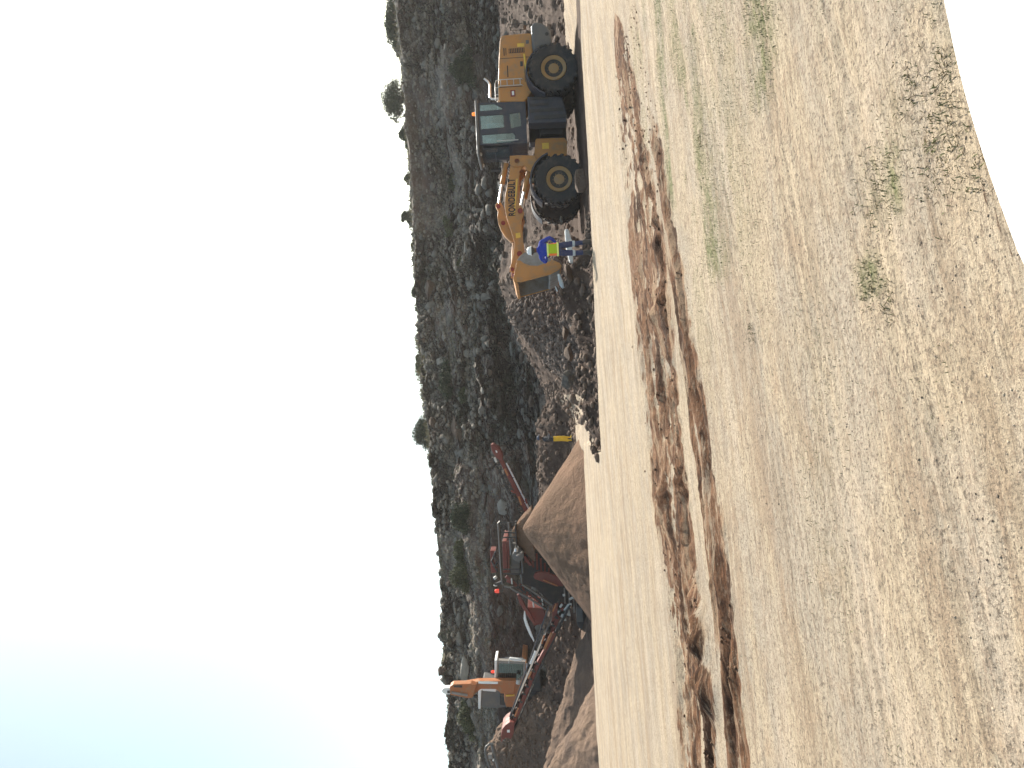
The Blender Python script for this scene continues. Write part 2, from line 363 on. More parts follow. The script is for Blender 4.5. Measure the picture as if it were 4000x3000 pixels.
    g2_ = np.maximum.reduce([gb([(3, 10.1), (6.5, 10.9)], .5, 2.8, 8), gb([(.8, 6.7), (2.1, 7.5), (3.9, 7.7), (5, 8.2)], .55, .7, 6), gb([(1.5, 8.6), (5, 9.1)], .35, 1.7, 6), gb([(1.9, 5.2), (3.2, 5.3)], .3, 1.7, 4), gb([(0, 3.4), (2, 3.55)], .2, .62, .95, .12), gb([(0, 3.7), (2, 3.75)], .15, .3, .5, .1)])
    green = np.maximum(0.35 * green, 1.15 * g2_ * gs) * (1 - m) * (1 - churn)
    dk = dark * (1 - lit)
    return z, churn * (1 - m), green, dk, grav
def ground_z(x, y): return float(ground(np.array([float(x)]), np.array([float(y)]))[0][0])

def ground_material():
    n = N('yard_soil'); v = n.map(); va = n.map((1.0, 2.8, 1.0), R(19)); vs = n.map((1.0, 7.0, 1.0), R(19)); st = n.noise(vs, 1.6, 7, 0.68, 0.3); st2 = n.noise(vs, 6.0, 5, 0.7)
    ch, gr, dk = n.attr('mask', 0), n.attr('mask', 1), n.attr('mask', 2)
    a = n.noise(va, 0.55, 8, 0.62, 0.4); b = n.noise(v, 3.0, 8, 0.65); c = n.noise(va, 7.0, 6, 0.7, 0.3); d = n.noise(v, 45, 4, 0.75); e = n.noise(v, 130, 3, 0.7)
    cream, cold, warm = (0.515, 0.41, 0.29), (0.435, 0.362, 0.28), (0.45, 0.33, 0.225)
    col = n.mix(n.ramp(a, 0.40, 0.60), cream, cold)
    col = n.mix(n.math('MULTIPLY', n.ramp(b, 0.50, 0.70), 0.55), col, warm)
    col = n.mix(n.math('MULTIPLY', n.ramp(c, 0.52, 0.66), 0.55), col, (0.24, 0.19, 0.135)); col = n.mix(n.math('MULTIPLY', n.ramp(st2, 0.53, 0.66), 0.55), col, (0.22, 0.17, 0.12)); col = n.mix(n.math('MULTIPLY', n.ramp(st, 0.54, 0.66), 0.5), col, (0.27, 0.20, 0.135))
    col = n.mix(n.math('MULTIPLY', n.ramp(c, 0.35, 0.48, 1, 0), 0.35), col, (0.56, 0.47, 0.345))
    gr2 = n.noise(v, 21, 4, 0.75); col = n.mix(n.math('MULTIPLY', n.ramp(gr2, 0.53, 0.62), 0.55), col, (0.23, 0.165, 0.12)); far1 = n.noise(vs, 0.20, 7, 0.74, .3); col = n.mix(n.math('MULTIPLY', n.ramp(far1, 0.53, 0.60), 0.5), col, (0.30, 0.21, 0.14)); col = n.mix(n.math('MULTIPLY', n.ramp(far1, 0.47, 0.41), 0.35), col, (0.58, 0.47, 0.36)); st0 = n.noise(vs, 0.42, 6, 0.7, .3); col = n.mix(n.math('MULTIPLY', n.ramp(st0, 0.54, 0.62), 0.35), col, (0.26, 0.19, 0.125)); sp = n.math('MULTIPLY', n.ramp(d, 0.53, 0.62), 0.85); col = n.mix(sp, col, (0.17, 0.135, 0.10))
    sp2 = n.math('MULTIPLY', n.ramp(e, 0.62, 0.74), 0.45); col = n.mix(sp2, col, (0.13, 0.11, 0.09))
    gm = n.math('MULTIPLY', gr, n.ramp(n.math('ADD', n.math('MULTIPLY', b, 0.4), n.math('MULTIPLY', c, 0.6)), 0.38, 0.62), True)
    col = n.mix(n.math('MULTIPLY', gm, 0.95), col, n.mix(n.ramp(d, 0.4, 0.6), (0.145, 0.155, 0.065), (0.27, 0.26, 0.14)))
    st3 = n.noise(vs, 0.5, 7, 0.72, .4); soil = n.mix(n.ramp(b, 0.35, 0.65), (0.155, 0.070, 0.036), (0.27, 0.14, 0.075)); soil = n.mix(n.math('MULTIPLY', n.ramp(st3, 0.515, 0.57), 0.85), soil, (0.045, 0.021, 0.012)); soil = n.mix(n.math('MULTIPLY', n.ramp(st2, 0.50, 0.60), 0.6), soil, (0.06, 0.032, 0.02)); soil = n.mix(n.math('MULTIPLY', n.ramp(st3, 0.48, 0.42), 0.85), soil, (0.38, 0.26, 0.165)); soil = n.mix(n.math('MULTIPLY', n.ramp(d, 0.5, 0.64), 0.5), soil, (0.05, 0.032, 0.022))
    cf = n.ramp(n.math('ADD', ch, n.math('ADD', n.math('MULTIPLY', n.math('SUBTRACT', st, 0.5), 1.9), n.math('MULTIPLY', n.math('SUBTRACT', st2, 0.5), 1.5))), 0.36, 0.54)
    hal = n.ramp(n.math('ADD', ch, n.math('MULTIPLY', n.math('SUBTRACT', b, 0.5), 1.2)), 0.12, 0.6); col = n.mix(n.math('MULTIPLY', hal, 0.55), col, (0.33, 0.215, 0.13))
    cf = n.math('MULTIPLY', cf, n.ramp(c, .66, .52, .35, 1.0)); col = n.mix(cf, col, soil)
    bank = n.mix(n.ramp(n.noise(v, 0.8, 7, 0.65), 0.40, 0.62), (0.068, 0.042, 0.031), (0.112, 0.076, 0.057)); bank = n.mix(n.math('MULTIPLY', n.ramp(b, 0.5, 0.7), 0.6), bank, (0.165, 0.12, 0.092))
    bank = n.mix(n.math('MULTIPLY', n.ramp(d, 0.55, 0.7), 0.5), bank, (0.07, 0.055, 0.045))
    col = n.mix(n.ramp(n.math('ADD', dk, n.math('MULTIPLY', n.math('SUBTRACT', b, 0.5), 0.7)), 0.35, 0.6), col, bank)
    nb = n.bump(b, 0.05, 0.5); nb = n.bump(c, 0.04, 1.0, nb); nb = n.bump(gr2, 0.02, 1.0, nb); nb = n.bump(st2, 0.03, 0.9, nb); nb = n.bump(d, 0.010, 0.9, nb); nb = n.bump(e, 0.004, 0.9, nb)
    return n.done(col, 0.95, nb, spec=0.15)

ys = [-300, -120, -50, -20, -9, -5, -3, -1.5, -0.5, 0.3, 1.0, 1.5, 1.8]
v_ = 1.6 * 746 / 2.0
while v_ > 1.6 * 746 / 20.0: ys.append(1.6 * 746 / v_); v_ -= 0.85
ys += list(np.arange(20.03, 47, 0.11)) + [50, 55, 60]
ys = np.array(ys); nc = 620
u = np.linspace(-1, 1, nc); core = 0.62
wid = np.where(ys > 0, 1.2 + 0.72 * np.abs(ys), 1.2 + 0.2 * np.abs(ys))
a_ = np.abs(u) / 0.965; colf = np.where(a_ <= 1, np.sign(u) * a_, 0)
X = wid[:, None] * colf[None, :]; out = a_ > 1
ex = np.where(out, (a_ - 1) / (1 / 0.965 - 1), 0)
X = X + np.where(out[None, :], np.sign(u)[None, :] * (wid[:, None] + ex[None, :] ** 2 * (260 - wid[:, None])), 0)
Yg = np.repeat(ys[:, None], nc, 1)
zz, ch, gr, dk, gv = ground(X.ravel(), Yg.ravel())
far = sm(60, 120, np.abs(X.ravel())); zz = zz * (1 - far)
ground_o, g_bvh = gridmesh('ground', X, Yg, zz.reshape(X.shape), ground_material(), np.stack([ch, gr, dk], 1))
tag(ground_o, kind='structure')

# ------------------------------------------------------------------ quarry face
CR = [(0, 1540), (60, 1545), (150, 1552), (300, 1573), (400, 1585), (620, 1600), (900, 1612), (1080, 1625), (1200, 1640), (1350, 1640), (1500, 1660), (1620, 1672), (1800, 1702), (2000, 1722), (2200, 1745), (2400, 1757), (2560, 1772), (2700, 1768), (2850, 1770), (3000, 1768)]
def hillmat():
    n = N('quarry_face'); v = n.map(); geo = n.t.nodes.new('ShaderNodeNewGeometry'); q = n.t.nodes.new('ShaderNodeSeparateXYZ'); n.link(geo.outputs['True Normal'], q.inputs[0])
    a = n.noise(v, 0.35, 8, 0.62); b = n.noise(v, 1.6, 8, 0.68); d = n.noise(v, 7, 6, 0.7); e = n.vor(v, 2.2); fl = n.noise(n.map((0.25, 0.25, 2.2)), 1.2, 6, 0.6, 0.3)
    rock = n.mix(n.ramp(a, 0.40, 0.62), (0.072, 0.049, 0.041), (0.122, 0.078, 0.059)); rock = n.mix(n.math('MULTIPLY', n.ramp(b, 0.48, 0.70), 0.6), rock, (0.155, 0.120, 0.095))
    rock = n.mix(n.math('MULTIPLY', n.ramp(fl, 0.52, 0.66), 0.5), rock, (0.034, 0.029, 0.026))
    dust = n.mix(n.ramp(d, 0.4, 0.62), (0.17, 0.142, 0.112), (0.36, 0.31, 0.25))
    up = n.ramp(n.math('ADD', q.outputs['Z'], n.math('MULTIPLY', n.math('SUBTRACT', b, 0.5), 0.9)), 0.62, 0.92)
    bd = n.attr('mask', 0); rb = n.attr('mask', 2); col = n.mix(n.math('MULTIPLY', n.math('MAXIMUM', n.math('MULTIPLY', up, 0.7), n.math('MULTIPLY', bd, n.ramp(b, 0.36, 0.52, 0.15, 0.95))), 0.9), rock, dust)
    col = n.mix(n.math('MULTIPLY', n.ramp(d, 0.60, 0.72), n.ramp(rb, 0, 1, .08, .5)), col, (0.27, 0.24, 0.20))
    wv = n.t.nodes.new('ShaderNodeVectorMath'); wv.operation = 'ADD'; nn = n.t.nodes.new('ShaderNodeTexNoise'); n.link(v, nn.inputs[0]); nn.inputs['Scale'].default_value = 1.1; nn.inputs['Detail'].default_value = 3; n.link(nn.outputs['Color'], wv.inputs[1]); n.link(v, wv.inputs[0])
    ce = n.vor(wv.outputs[0], 1.15, 'DISTANCE_TO_EDGE'); ce2 = n.vor(wv.outputs[0], 3.0, 'DISTANCE_TO_EDGE'); rbf = n.math('MULTIPLY', rb, n.ramp(a, .42, .56))
    col = n.mix(n.math('MULTIPLY', n.ramp(ce, 0.0, 0.07, 0.8, 0), rbf), col, (0.018, 0.016, 0.014)); col = n.mix(n.math('MULTIPLY', n.ramp(ce2, 0.0, 0.10, 0.6, 0), rbf), col, (0.025, 0.021, 0.018))
    vc = n.t.nodes.new('ShaderNodeTexVoronoi'); n.link(wv.outputs[0], vc.inputs['Vector']); vc.inputs['Scale'].default_value = 3.0; sv = n.t.nodes.new('ShaderNodeSeparateColor'); n.link(vc.outputs['Color'], sv.inputs[0]); col = n.mix(n.math('MULTIPLY', n.ramp(sv.outputs[0], .72, .78), n.math('MULTIPLY', rbf, .6)), col, (0.20, 0.175, 0.145))
    g = n.attr('mask', 1); gcol = n.mix(n.ramp(d, 0.4, 0.6), (0.05, 0.055, 0.03), (0.125, 0.125, 0.07))
    col = n.mix(n.math('MULTIPLY', g, n.ramp(b, 0.35, 0.6)), col, gcol)
    nb = n.bump(a, 0.4, 0.5); nb = n.bump(n.math('MULTIPLY', n.ramp(ce, 0, .12), rbf), 0.22, 0.9, nb); nb = n.bump(n.math('MULTIPLY', n.ramp(ce2, 0, .14), rbf), 0.09, 0.9, nb); nb = n.bump(b, 0.16, 0.7, nb); nb = n.bump(n.math('MULTIPLY', e, rb), 0.12, 0.5, nb); nb = n.bump(n.math('MULTIPLY', d, n.ramp(rb, 0, 1, .25, 1)), 0.06, 0.8, nb)
    return n.done(col, 0.95, nb, spec=0.15)
hx = np.concatenate([[-260, -150, -90, -60], np.arange(-40, 40.01, 0.11), [60, 90, 150, 260]])
crx = [P(V, Y, 60).x for (Y, V) in CR]; crz = [P(V, Y, 60).z for (Y, V) in CR]
zc = np.interp(hx, crx[::-1], crz[::-1])
o1 = np.zeros_like(hx)
nz = lambda k, s=0.15: fbm(P3(hx * s, o1 + k), 4, 90)
l1 = 7.2 + 0.5 * nz(1); l1 = np.minimum(l1, zc - 2.2)
l2 = 5.4 + 0.4 * nz(2)
b2 = 1.3 * sm(-9, -4, hx) * (1 - sm(13, 17, hx)) + 0.25
zs = 3.6 + 0.3 * nz(3)
zs = np.where(hx < -2, 2.6 + 0 * hx, zs); zs = np.interp(hx, [-40, -6, 0, 40], [2.5, 2.6, 3.6, 3.5]) + 0.3 * nz(3)
yb = 46.0 + 0.9 * nz(4, 0.1)
prof = []
def pt(y, z): prof.append((y + 0 * hx, z + 0 * hx))
pt(39.5, -1.0 + 0 * hx); pt(43.4, 1.7); pt(yb, zs); pt(yb + .35, (l2 + zs) / 2); pt(yb + .8, l2 - .35); pt(yb + .8 + b2, l2 + .5 * b2 - .1)
pt(yb + 1.5 + b2, l1 - .55); pt(yb + 3.6 + b2 + 0.6 * nz(5), l1 + 0.5); 
pt(yb + 4.6 + b2, l1 + 0.5 + 0.55 * (zc - l1)); pt(57.0, zc - 0.75); pt(60, zc); pt(64, zc + 0.1); pt(80, zc - 0.5); pt(300, zc - 3)
nsub = [8, 34, 22, 18, 12, 22, 16, 40, 26, 10, 8, 3, 2]
rowsY, rowsZ, tt = [], [], []
for k, ns in enumerate(nsub):
    for j in range(ns):
        f = j / ns; rowsY.append(prof[k][0] * (1 - f) + prof[k + 1][0] * f); rowsZ.append(prof[k][1] * (1 - f) + prof[k + 1][1] * f); tt.append(k + f)
rowsY.append(prof[-1][0]); rowsZ.append(prof[-1][1]); tt.append(len(nsub))
HX = np.repeat(hx[None, :], len(rowsY), 0); HY = np.array(rowsY); HZ = np.array(rowsZ); T = np.repeat(np.array(tt)[:, None], len(hx), 1)
p = np.stack([HX.ravel(), HY.ravel(), HZ.ravel()], 1); t = T.ravel()
amp = sm(0.5, 1.5, t) * (1 - 0.85 * sm(9.6, 10.2, t))
big = fbm(p * np.array([0.16, 0.3, 0.35]), 4, 100); med = fbm(p * np.array([0.6, 0.7, 0.9]), 5, 110)
w1, w2, wi = worley(p * np.array([0.55, 0.6, 0.75]) + 0.35 * med[:, None], 120); v1, v2, vi = worley(p * np.array([1.5, 1.5, 2.0]) + 0.3 * med[:, None], 130)
blk = (wi - 0.5) * 1.3 - 0.45 * (1 - sm(0.0, 0.16, w2 - w1)) + (vi - 0.5) * 0.55 - 0.25 * (1 - sm(0, 0.16, v2 - v1))
rub = sm(-0.28, 0.02, fbm(p * 0.25, 3, 140) - .35 * sm(11, 15, p[:, 0]) * sm(7, 8, t))          # which stretches are blocky, which smooth earth
band = np.maximum(sm(4.6, 5.1, t) * (1 - sm(5.9, 6.2, t)), sm(6.8, 7.1, t) * (1 - sm(7.9, 8.2, t))); rub = rub * (1 - .85 * (1 - sm(-6, -2, p[:, 0])) * (1 - sm(6.2, 7.4, t))); 
p[:, 1] -= amp * (1.6 * big + 0.30 * med + blk * (0.15 + 0.95 * rub) * (1 - .5 * band))
zn = 0.20 * med + 0.10 * blk * rub + 0.05 * fbm(p * 2.2, 4, 150)
p[:, 2] += amp * zn * np.where(t > 9.0, 0.8, 1.0)
p[:, 2] += sm(8.8, 9.8, t) * (1 - sm(11, 12, t)) * (0.22 * fbm(P3(p[:, 0] * 1.1, p[:, 1] * 0.3), 4, 160) + 0.1 * vi)
lipw = np.exp(-((t - 5.05 - .25 * med) / .22) ** 2) + np.exp(-((t - 6.0 - .2 * med) / .16) ** 2) * .7 + np.exp(-((t - 7.05 - .25 * med) / .18) ** 2) + .6 * np.exp(-((t - 8.3 + .6 * big) / .12) ** 2) * sm(-.1, .2, big); lipw *= sm(-.5, 0.0, fbm(p * .7, 3, 175))
gmask = sm(7.0, 8.6, t + 0.8 * med) * (0.35 + 0.65 * (1 - sm(-8, 0, p[:, 0]))) * sm(-0.3, 0.15, med + 0.2)
gmask = np.maximum(gmask, 0.5 * sm(0.1, 0.35, fbm(p * 0.5, 4, 170)))
gmask = np.where((p[:, 0] > 11) & (t < 9.4), gmask * 0.25, gmask)
shp = HX.shape
hill_o, h_bvh = gridmesh('hillside', p[:, 0].reshape(shp), p[:, 1].reshape(shp), p[:, 2].reshape(shp), hillmat(), np.stack([np.clip(band * sm(-.35, .1, med) * .45 + lipw, 0, 1), gmask, rub], 1), False)
tag(hill_o, kind='structure')

def hit(V, Y):
    r = ray(V, Y).normalized(); best = None
    for b in (g_bvh, h_bvh):
        q = b.ray_cast(CAM, r)
        if q[0] is not None and (best is None or q[3] < best[3]): best = q
    return (best[0], best[1]) if best else None
def down(x, y):
    z = -9
    for b in (g_bvh, h_bvh):
        q = b.ray_cast(Vector((x, y, 60)), Vector((0, 0, -1)))
        if q[0] is not None: z = max(z, q[0].z)
    return z

BAND = p[(np.maximum(lipw, band * .3 * (_hash(np.arange(len(t)), np.arange(len(t)), np.arange(len(t)), 5) > .6)) > .25) & (p[:, 0] > -36) & (p[:, 0] < 36) & (np.abs(med) < .5)]
# ------------------------------------------------------------------ heaps
def heapmat(name, c1, c2, c3, rip=0.10):
    n = N(name); v = n.map(); a = n.noise(v, 0.7, 6, 0.6); b = n.noise(n.map((1, 1, 0.45)), 4.2, 8, 0.68, 0.6); d = n.noise(v, 22, 5, 0.7)
    col = n.mix(n.ramp(a, 0.38, 0.62), c1, c2); col = n.mix(n.math('MULTIPLY', n.ramp(d, 0.5, 0.68), 0.45), col, c3)
    nb = n.bump(b, rip, 0.9); nb = n.bump(d, 0.015, 0.8, nb); return n.done(col, 0.95, nb, spec=0.15)
M['sand'] = heapmat('heap_sand', (0.21, 0.125, 0.08), (0.165, 0.10, 0.063), (0.10, 0.06, 0.04), 0.2)
M['soilheap'] = heapmat('heap_soil', (0.20, 0.135, 0.095), (0.145, 0.10, 0.075), (0.10, 0.07, 0.052), 0.15)
def heap(name, cx, cy, h, rx, ry, mat, seed, label, cat, z0=-0.25, flat=0.06, lump=0.1, n=150):
    th = np.linspace(0, 2 * np.pi, 2 * n, endpoint=True); rr = np.linspace(0.0, 1.12, n)
    TH, RR = np.meshgrid(th, rr); x = RR * np.cos(TH) * rx; y = RR * np.sin(TH) * ry
    s = np.sqrt(RR ** 2 + flat ** 2) - flat
    z = (h - z0) * (1 - s / (1 - flat * 0.5))
    p = np.stack([x.ravel() + seed * 7, y.ravel(), z.ravel()], 1)
    ru = fbm(P3(TH.ravel() * 5 + fbm(p * .8, 3, seed), RR.ravel() * 1.3), 4, seed + 3)
    ru = np.where(TH.ravel() > 0, ru, ru); ed = sm(0, 0.4, TH.ravel()) * (1 - sm(2 * np.pi - 0.4, 2 * np.pi, TH.ravel()))
    z = z.ravel() + (lump * fbm(p * 1.0, 4, seed + 1) + lump * 0.45 * fbm(p * np.array([3.2, 3.2, 1.6]), 4, seed + 2) + 0.10 * ru * ed * RR.ravel()) * sm(0, 0.1, RR.ravel())
    o, bv = gridmesh(name, x + cx, y + cy, z.reshape(x.shape) + z0, mat)
    tag(o, label, cat); return o, bv
pk = P(2046, 2066, 33.6)
heap('sand_pile', pk.x, 33.6, pk.z + 0.03, 4.2, 4.0, M['sand'], 3, 'tall brown sand heap with a pointed top in front of the red screening machine', 'sand pile', flat=0.035, lump=0.045)
heap('soil_pile', -18.2, 31.2, 2.8, 5.2, 3.4, M['soilheap'], 5, 'sunlit brown soil heap at the left end of the yard', 'soil pile', lump=0.22, flat=0.2)
heap('earth_bank', -21.0, 36.5, 2.7, 9.0, 3.4, M['soilheap'], 8, 'smooth dark earth bank sloping down towards the left conveyor, behind the sunlit soil heap', 'earth bank', lump=0.25, flat=0.2)
_, spoil_bvh = heap('spoil_heap', -21.2, 43.2, 5.6, 5.4, 4.0, M['soilheap'], 11, 'rough brown spoil heap under the head of the left conveyor, beside the excavator', 'spoil heap', lump=0.5, flat=0.25)
# ------------------------------------------------------------------ helpers for machines
from mathutils.geometry import tessellate_polygon
class Frame:
    """A machine's own axes; at(V, Y, lat) is the point of its plane y = lat that the photo shows at pixel (V, Y)."""
    def __init__(s, root, rz): s.W = Matrix.Translation(root) @ Matrix.Rotation(rz, 4, 'Z'); s.I = s.W.inverted()
    def at(s, V, Y, lat):
        c = s.I @ CAM; d = s.I.to_3x3() @ ray(V, Y); t = (lat - c.y) / d.y; q = c + d * t; return (q.x, q.z)
    def p3(s, V, Y, lat): x, z = s.at(V, Y, lat); return Vector((x, lat, z))
    def poly(s, conv, pts, lat): return [s.at(*conv(*p), lat) for p in pts]
def holed(mb, outer, holes, a0, a1, m=None, axis='y'):
    loops = [outer] + holes; flat = [p for l in loops for p in l]; n = len(flat)
    tris = tessellate_polygon([[Vector((p[0], p[1], 0)) for p in l] for l in loops])
    if axis == 'y': mk = lambda p, a: (p[0], a, p[1])
    else: mk = lambda p, a: (a, p[0], p[1])
    vs = [mk(p, a0) for p in flat] + [mk(p, a1) for p in flat]
    fs = [tuple(t) for t in tris] + [tuple(i + n for i in t)[::-1] for t in tris]; k = 0
    for l in loops:
        L = len(l); fs += [(k + i, k + (i + 1) % L, k + (i + 1) % L + n, k + i + n) for i in range(L)]; k += L
    return mb.add(vs, fs, m)
def text_mesh(name, body, height, length, mat, parent, m, thick=0.004, bold=0.0):
    cu = bpy.data.curves.new(name, 'FONT'); cu.body = body; cu.align_x = 'LEFT'; cu.extrude = thick; cu.offset = bold; cu.space_character = 1.12
    o = bpy.data.objects.new(name, cu); C.objects.link(o); bpy.context.view_layer.update()
    me = bpy.data.meshes.new_from_object(o.evaluated_get(bpy.context.evaluated_depsgraph_get())); bpy.data.objects.remove(o)
    co = np.array([v.co[:] for v in me.vertices]); mn, mx = co.min(0), co.max(0)
    for v in me.vertices: v.co.x = (v.co.x - mn[0]) / (mx[0] - mn[0]) * length; v.co.y = (v.co.y - mn[1]) / (mx[1] - mn[1]) * height
    me.transform(m); me.materials.append(mat); q = bpy.data.objects.new(name, me); C.objects.link(q); q.parent = parent; return q

def tyre_mb(R_=0.81, W_=0.6, m=None, lugs=22):
    mb = MB(m); h = W_ / 2
    mb.lathe([(R_ * .50, h * .72), (R_ * .56, h * .92), (R_ * .74, h * 1.0), (R_ * .90, h * .97), (R_ * .955, h * .85), (R_ * .965, 0), (R_ * .955, -h * .85), (R_ * .90, -h * .97), (R_ * .74, -h), (R_ * .56, -h * .92), (R_ * .50, -h * .72)], 48)
    for sgn in (-1, 1):
        for k in range(lugs):
            a = 2 * math.pi * (k + (0.5 if sgn > 0 else 0)) / lugs
            mm = Matrix.Rotation(-a, 4, 'Y') @ Matrix.Translation((R_ * .965, sgn * h * .52, 0)) @ Matrix.Rotation(sgn * R(24), 4, 'X')
            mb.box((0, 0, 0), (R_ * .09, h * 0.98, R_ * .105), mm)
            mm = Matrix.Rotation(-a, 4, 'Y') @ Matrix.Translation((R_ * .925, sgn * h * .97, R_ * .055 * 1)) @ Matrix.Rotation(sgn * R(28), 4, 'Y')
            mb.box((0, 0, 0), (R_ * .10, h * .12, R_ * .09), mm)
    return mb
def rim_mb(R_, W_, m, side):
    mb = MB(m); h = W_ / 2; s = side
    mb.lathe([(R_ * .51, -s * h * .7), (R_ * .52, s * h * .86), (R_ * .50, s * h * .95), (R_ * .44, s * h * .90), (R_ * .37, s * h * .80), (R_ * .35, s * h * .35), (R_ * .34, s * h * .22), (R_ * .29, s * h * .22), (R_ * .275, s * h * .62), (R_ * .21, s * h * .72), (R_ * .12, s * h * .74)], 36)
    for k in range(12):
        a = 2 * math.pi * k / 12
        mb.tube([(R_ * .245 * math.cos(a), s * h * .64, R_ * .245 * math.sin(a)), (R_ * .245 * math.cos(a), s * h * .72, R_ * .245 * math.sin(a))], 0.016, 6)
    return mb

# ------------------------------------------------------------------ wheel loader
PHI = R(3)
pf = P(2163, 262, 24.3); nrm = Vector((math.sin(PHI), -math.cos(PHI), 0))
ax0 = pf - nrm * 1.37
LROOT = Vector((ax0.x, ax0.y, pf.z - 0.81))
L = empty('wheel_loader', LROOT, 'yellow wheel loader with dark cab and raised bucket behind the man in blue', 'wheel loader', math.pi + PHI)
LF = Frame(LROOT, math.pi + PHI)
fa = LF.at(2196, 696, 1.37); WB = fa[0]
def lp(conv, pts, lat): return LF.poly(conv, pts, lat)
# rear frame, hood, counterweight
mb = MB(); hp = lp(r1, [(596, 1045), (590, 800), (597, 560), (610, 330), (622, 280), (650, 262), (780, 248), (930, 236), (985, 238), (1000, 420), (1010, 900), (905, 1045)], 0.78)
mb.prism(hp, -0.78, 0.78); hood = mb.build('hood', M['yellow'], L, 0.05)
mb = MB(); q = lp(r1, [(520, 0), (528, 0)], .78)
for yy in (530,):
    a = LF.at(*r1(606, yy), .78); b = LF.at(*r1(985, yy), .78); mb.box(((a[0] + b[0]) / 2, .782, (a[1] + b[1]) / 2), (0.018, 0.006, a[1] - b[1]))
a = LF.at(*r1(892, 510), .78); b = LF.at(*r1(915, 815), .78); mb.box(((a[0] + b[0]) / 2, .782, (a[1] + b[1]) / 2), (b[0] - a[0], .006, .016))
a = LF.at(*r1(602, 875), .78); b = LF.at(*r1(870, 870), .78); mb.box(((a[0] + b[0]) / 2, .782, (a[1] + b[1]) / 2), (0.018, 0.006, a[1] - b[1]))
mb.build('panel_seam', M['black'], hood)
mb = MB(); a = LF.at(*r1(898, 490), .78); b = LF.at(*r1(940, 820), .78); mb.tube([(a[0], .80, a[1]), (b[0], .80, b[1])], 0.035, 8); mb.build('trim_strip', M['decalyellow'], hood)
# vent
c0 = LF.at(*r1(716, 478), .78); c1 = LF.at(*r1(900, 412), .78); vx0, vx1 = sorted((c0[0], c1[0])); vz0, vz1 = sorted((c0[1], c1[1]))
mb = MB(); mb.box(((vx0 + vx1) / 2, .783, (vz0 + vz1) / 2), (vx1 - vx0, .01, vz1 - vz0)); v_ = mb.build('vent', M['black'], hood)
mb = MB()
for k in range(9):
    z = vz0 + (k + .5) * (vz1 - vz0) / 9; mb.box((0, 0, 0), (vx1 - vx0 - .02, .03, .012), Matrix.Translation(((vx0 + vx1) / 2, .795, z)) @ Matrix.Rotation(R(35), 4, 'X'))
mb.build('louvre', M['yellow'], hood)
for nm, (x0, y0, x1, y1), mt in (('handle', (848, 572, 884, 628), 'black'), ('tail_lamp', (915, 322, 955, 362), 'grey'), ('warning_plate', (735, 912, 795, 985), 'pinred'), ('stripe_decal', (652, 415, 668, 505), 'decal'), ('stripe_decal', (676, 415, 688, 500), 'decal'), ('stripe_decal', (694, 622, 712, 758), 'decal'), ('stripe_decal', (815, 362, 900, 396), 'decalyellow')):
    a = LF.at(*r1(x0, y0), .79); b = LF.at(*r1(x1, y1), .79); x_, X_ = sorted((a[0], b[0])); z_, Z_ = sorted((a[1], b[1]))
    mb = MB(); mb.box(((x_ + X_) / 2, .787, (z_ + Z_) / 2), (X_ - x_, .012, Z_ - z_)); mb.build(nm, M[mt], hood, 0.004)
mb = MB(); a = LF.at(*r1(752, 925), .79); b = LF.at(*r1(780, 970), .79); mb.box(((a[0] + b[0]) / 2, .797, (a[1] + b[1]) / 2), (abs(a[0] - b[0]), .006, abs(a[1] - b[1]))); mb.build('plate_panel', M['white'], hood)
mb = MB(); cw = lp(r1, [(978, 150), (1000, 118), (1035, 105), (1100, 112), (1160, 150), (1205, 205), (1225, 300), (1225, 372), (1100, 390), (1005, 450), (985, 330)], 1.05)
mb.prism(cw, -1.05, 1.05); cwo = mb.build('counterweight', M['grey'], L, 0.07)
a = LF.at(*r1(1165, 250), 1.05); mb = MB(); mb.tube([(a[0], 1.04, a[1]), (a[0], 1.065, a[1])], .06, 14); mb.build('tow_hole', M['black'], cwo)
mb = MB(); mb.box((0.35, 0, 0.95), (3.0, 0.9, 0.75)); mb.box((0, 0, 0.81), (0.35, 1.7, 0.35)); mb.box((1.75, 0, 0.9), (0.5, 0.4, 0.9)); mb.build('rear_frame', M['black'], L, 0.02)
# rear fenders
for sg in (1, -1):
    mb = MB()
    for k in range(16):
        a = R(20 + k * 8.4); a2 = R(20 + (k + 1) * 8.4)
        mb.prism([(.88 * math.cos(a), .81 + .88 * math.sin(a)), (.93 * math.cos(a), .81 + .93 * math.sin(a)), (.93 * math.cos(a2), .81 + .93 * math.sin(a2)), (.88 * math.cos(a2), .81 + .88 * math.sin(a2))], sg * .78, sg * 1.38 if k < 8 else sg * 1.15)
    mb.build('fender', M['charcoal'], L)
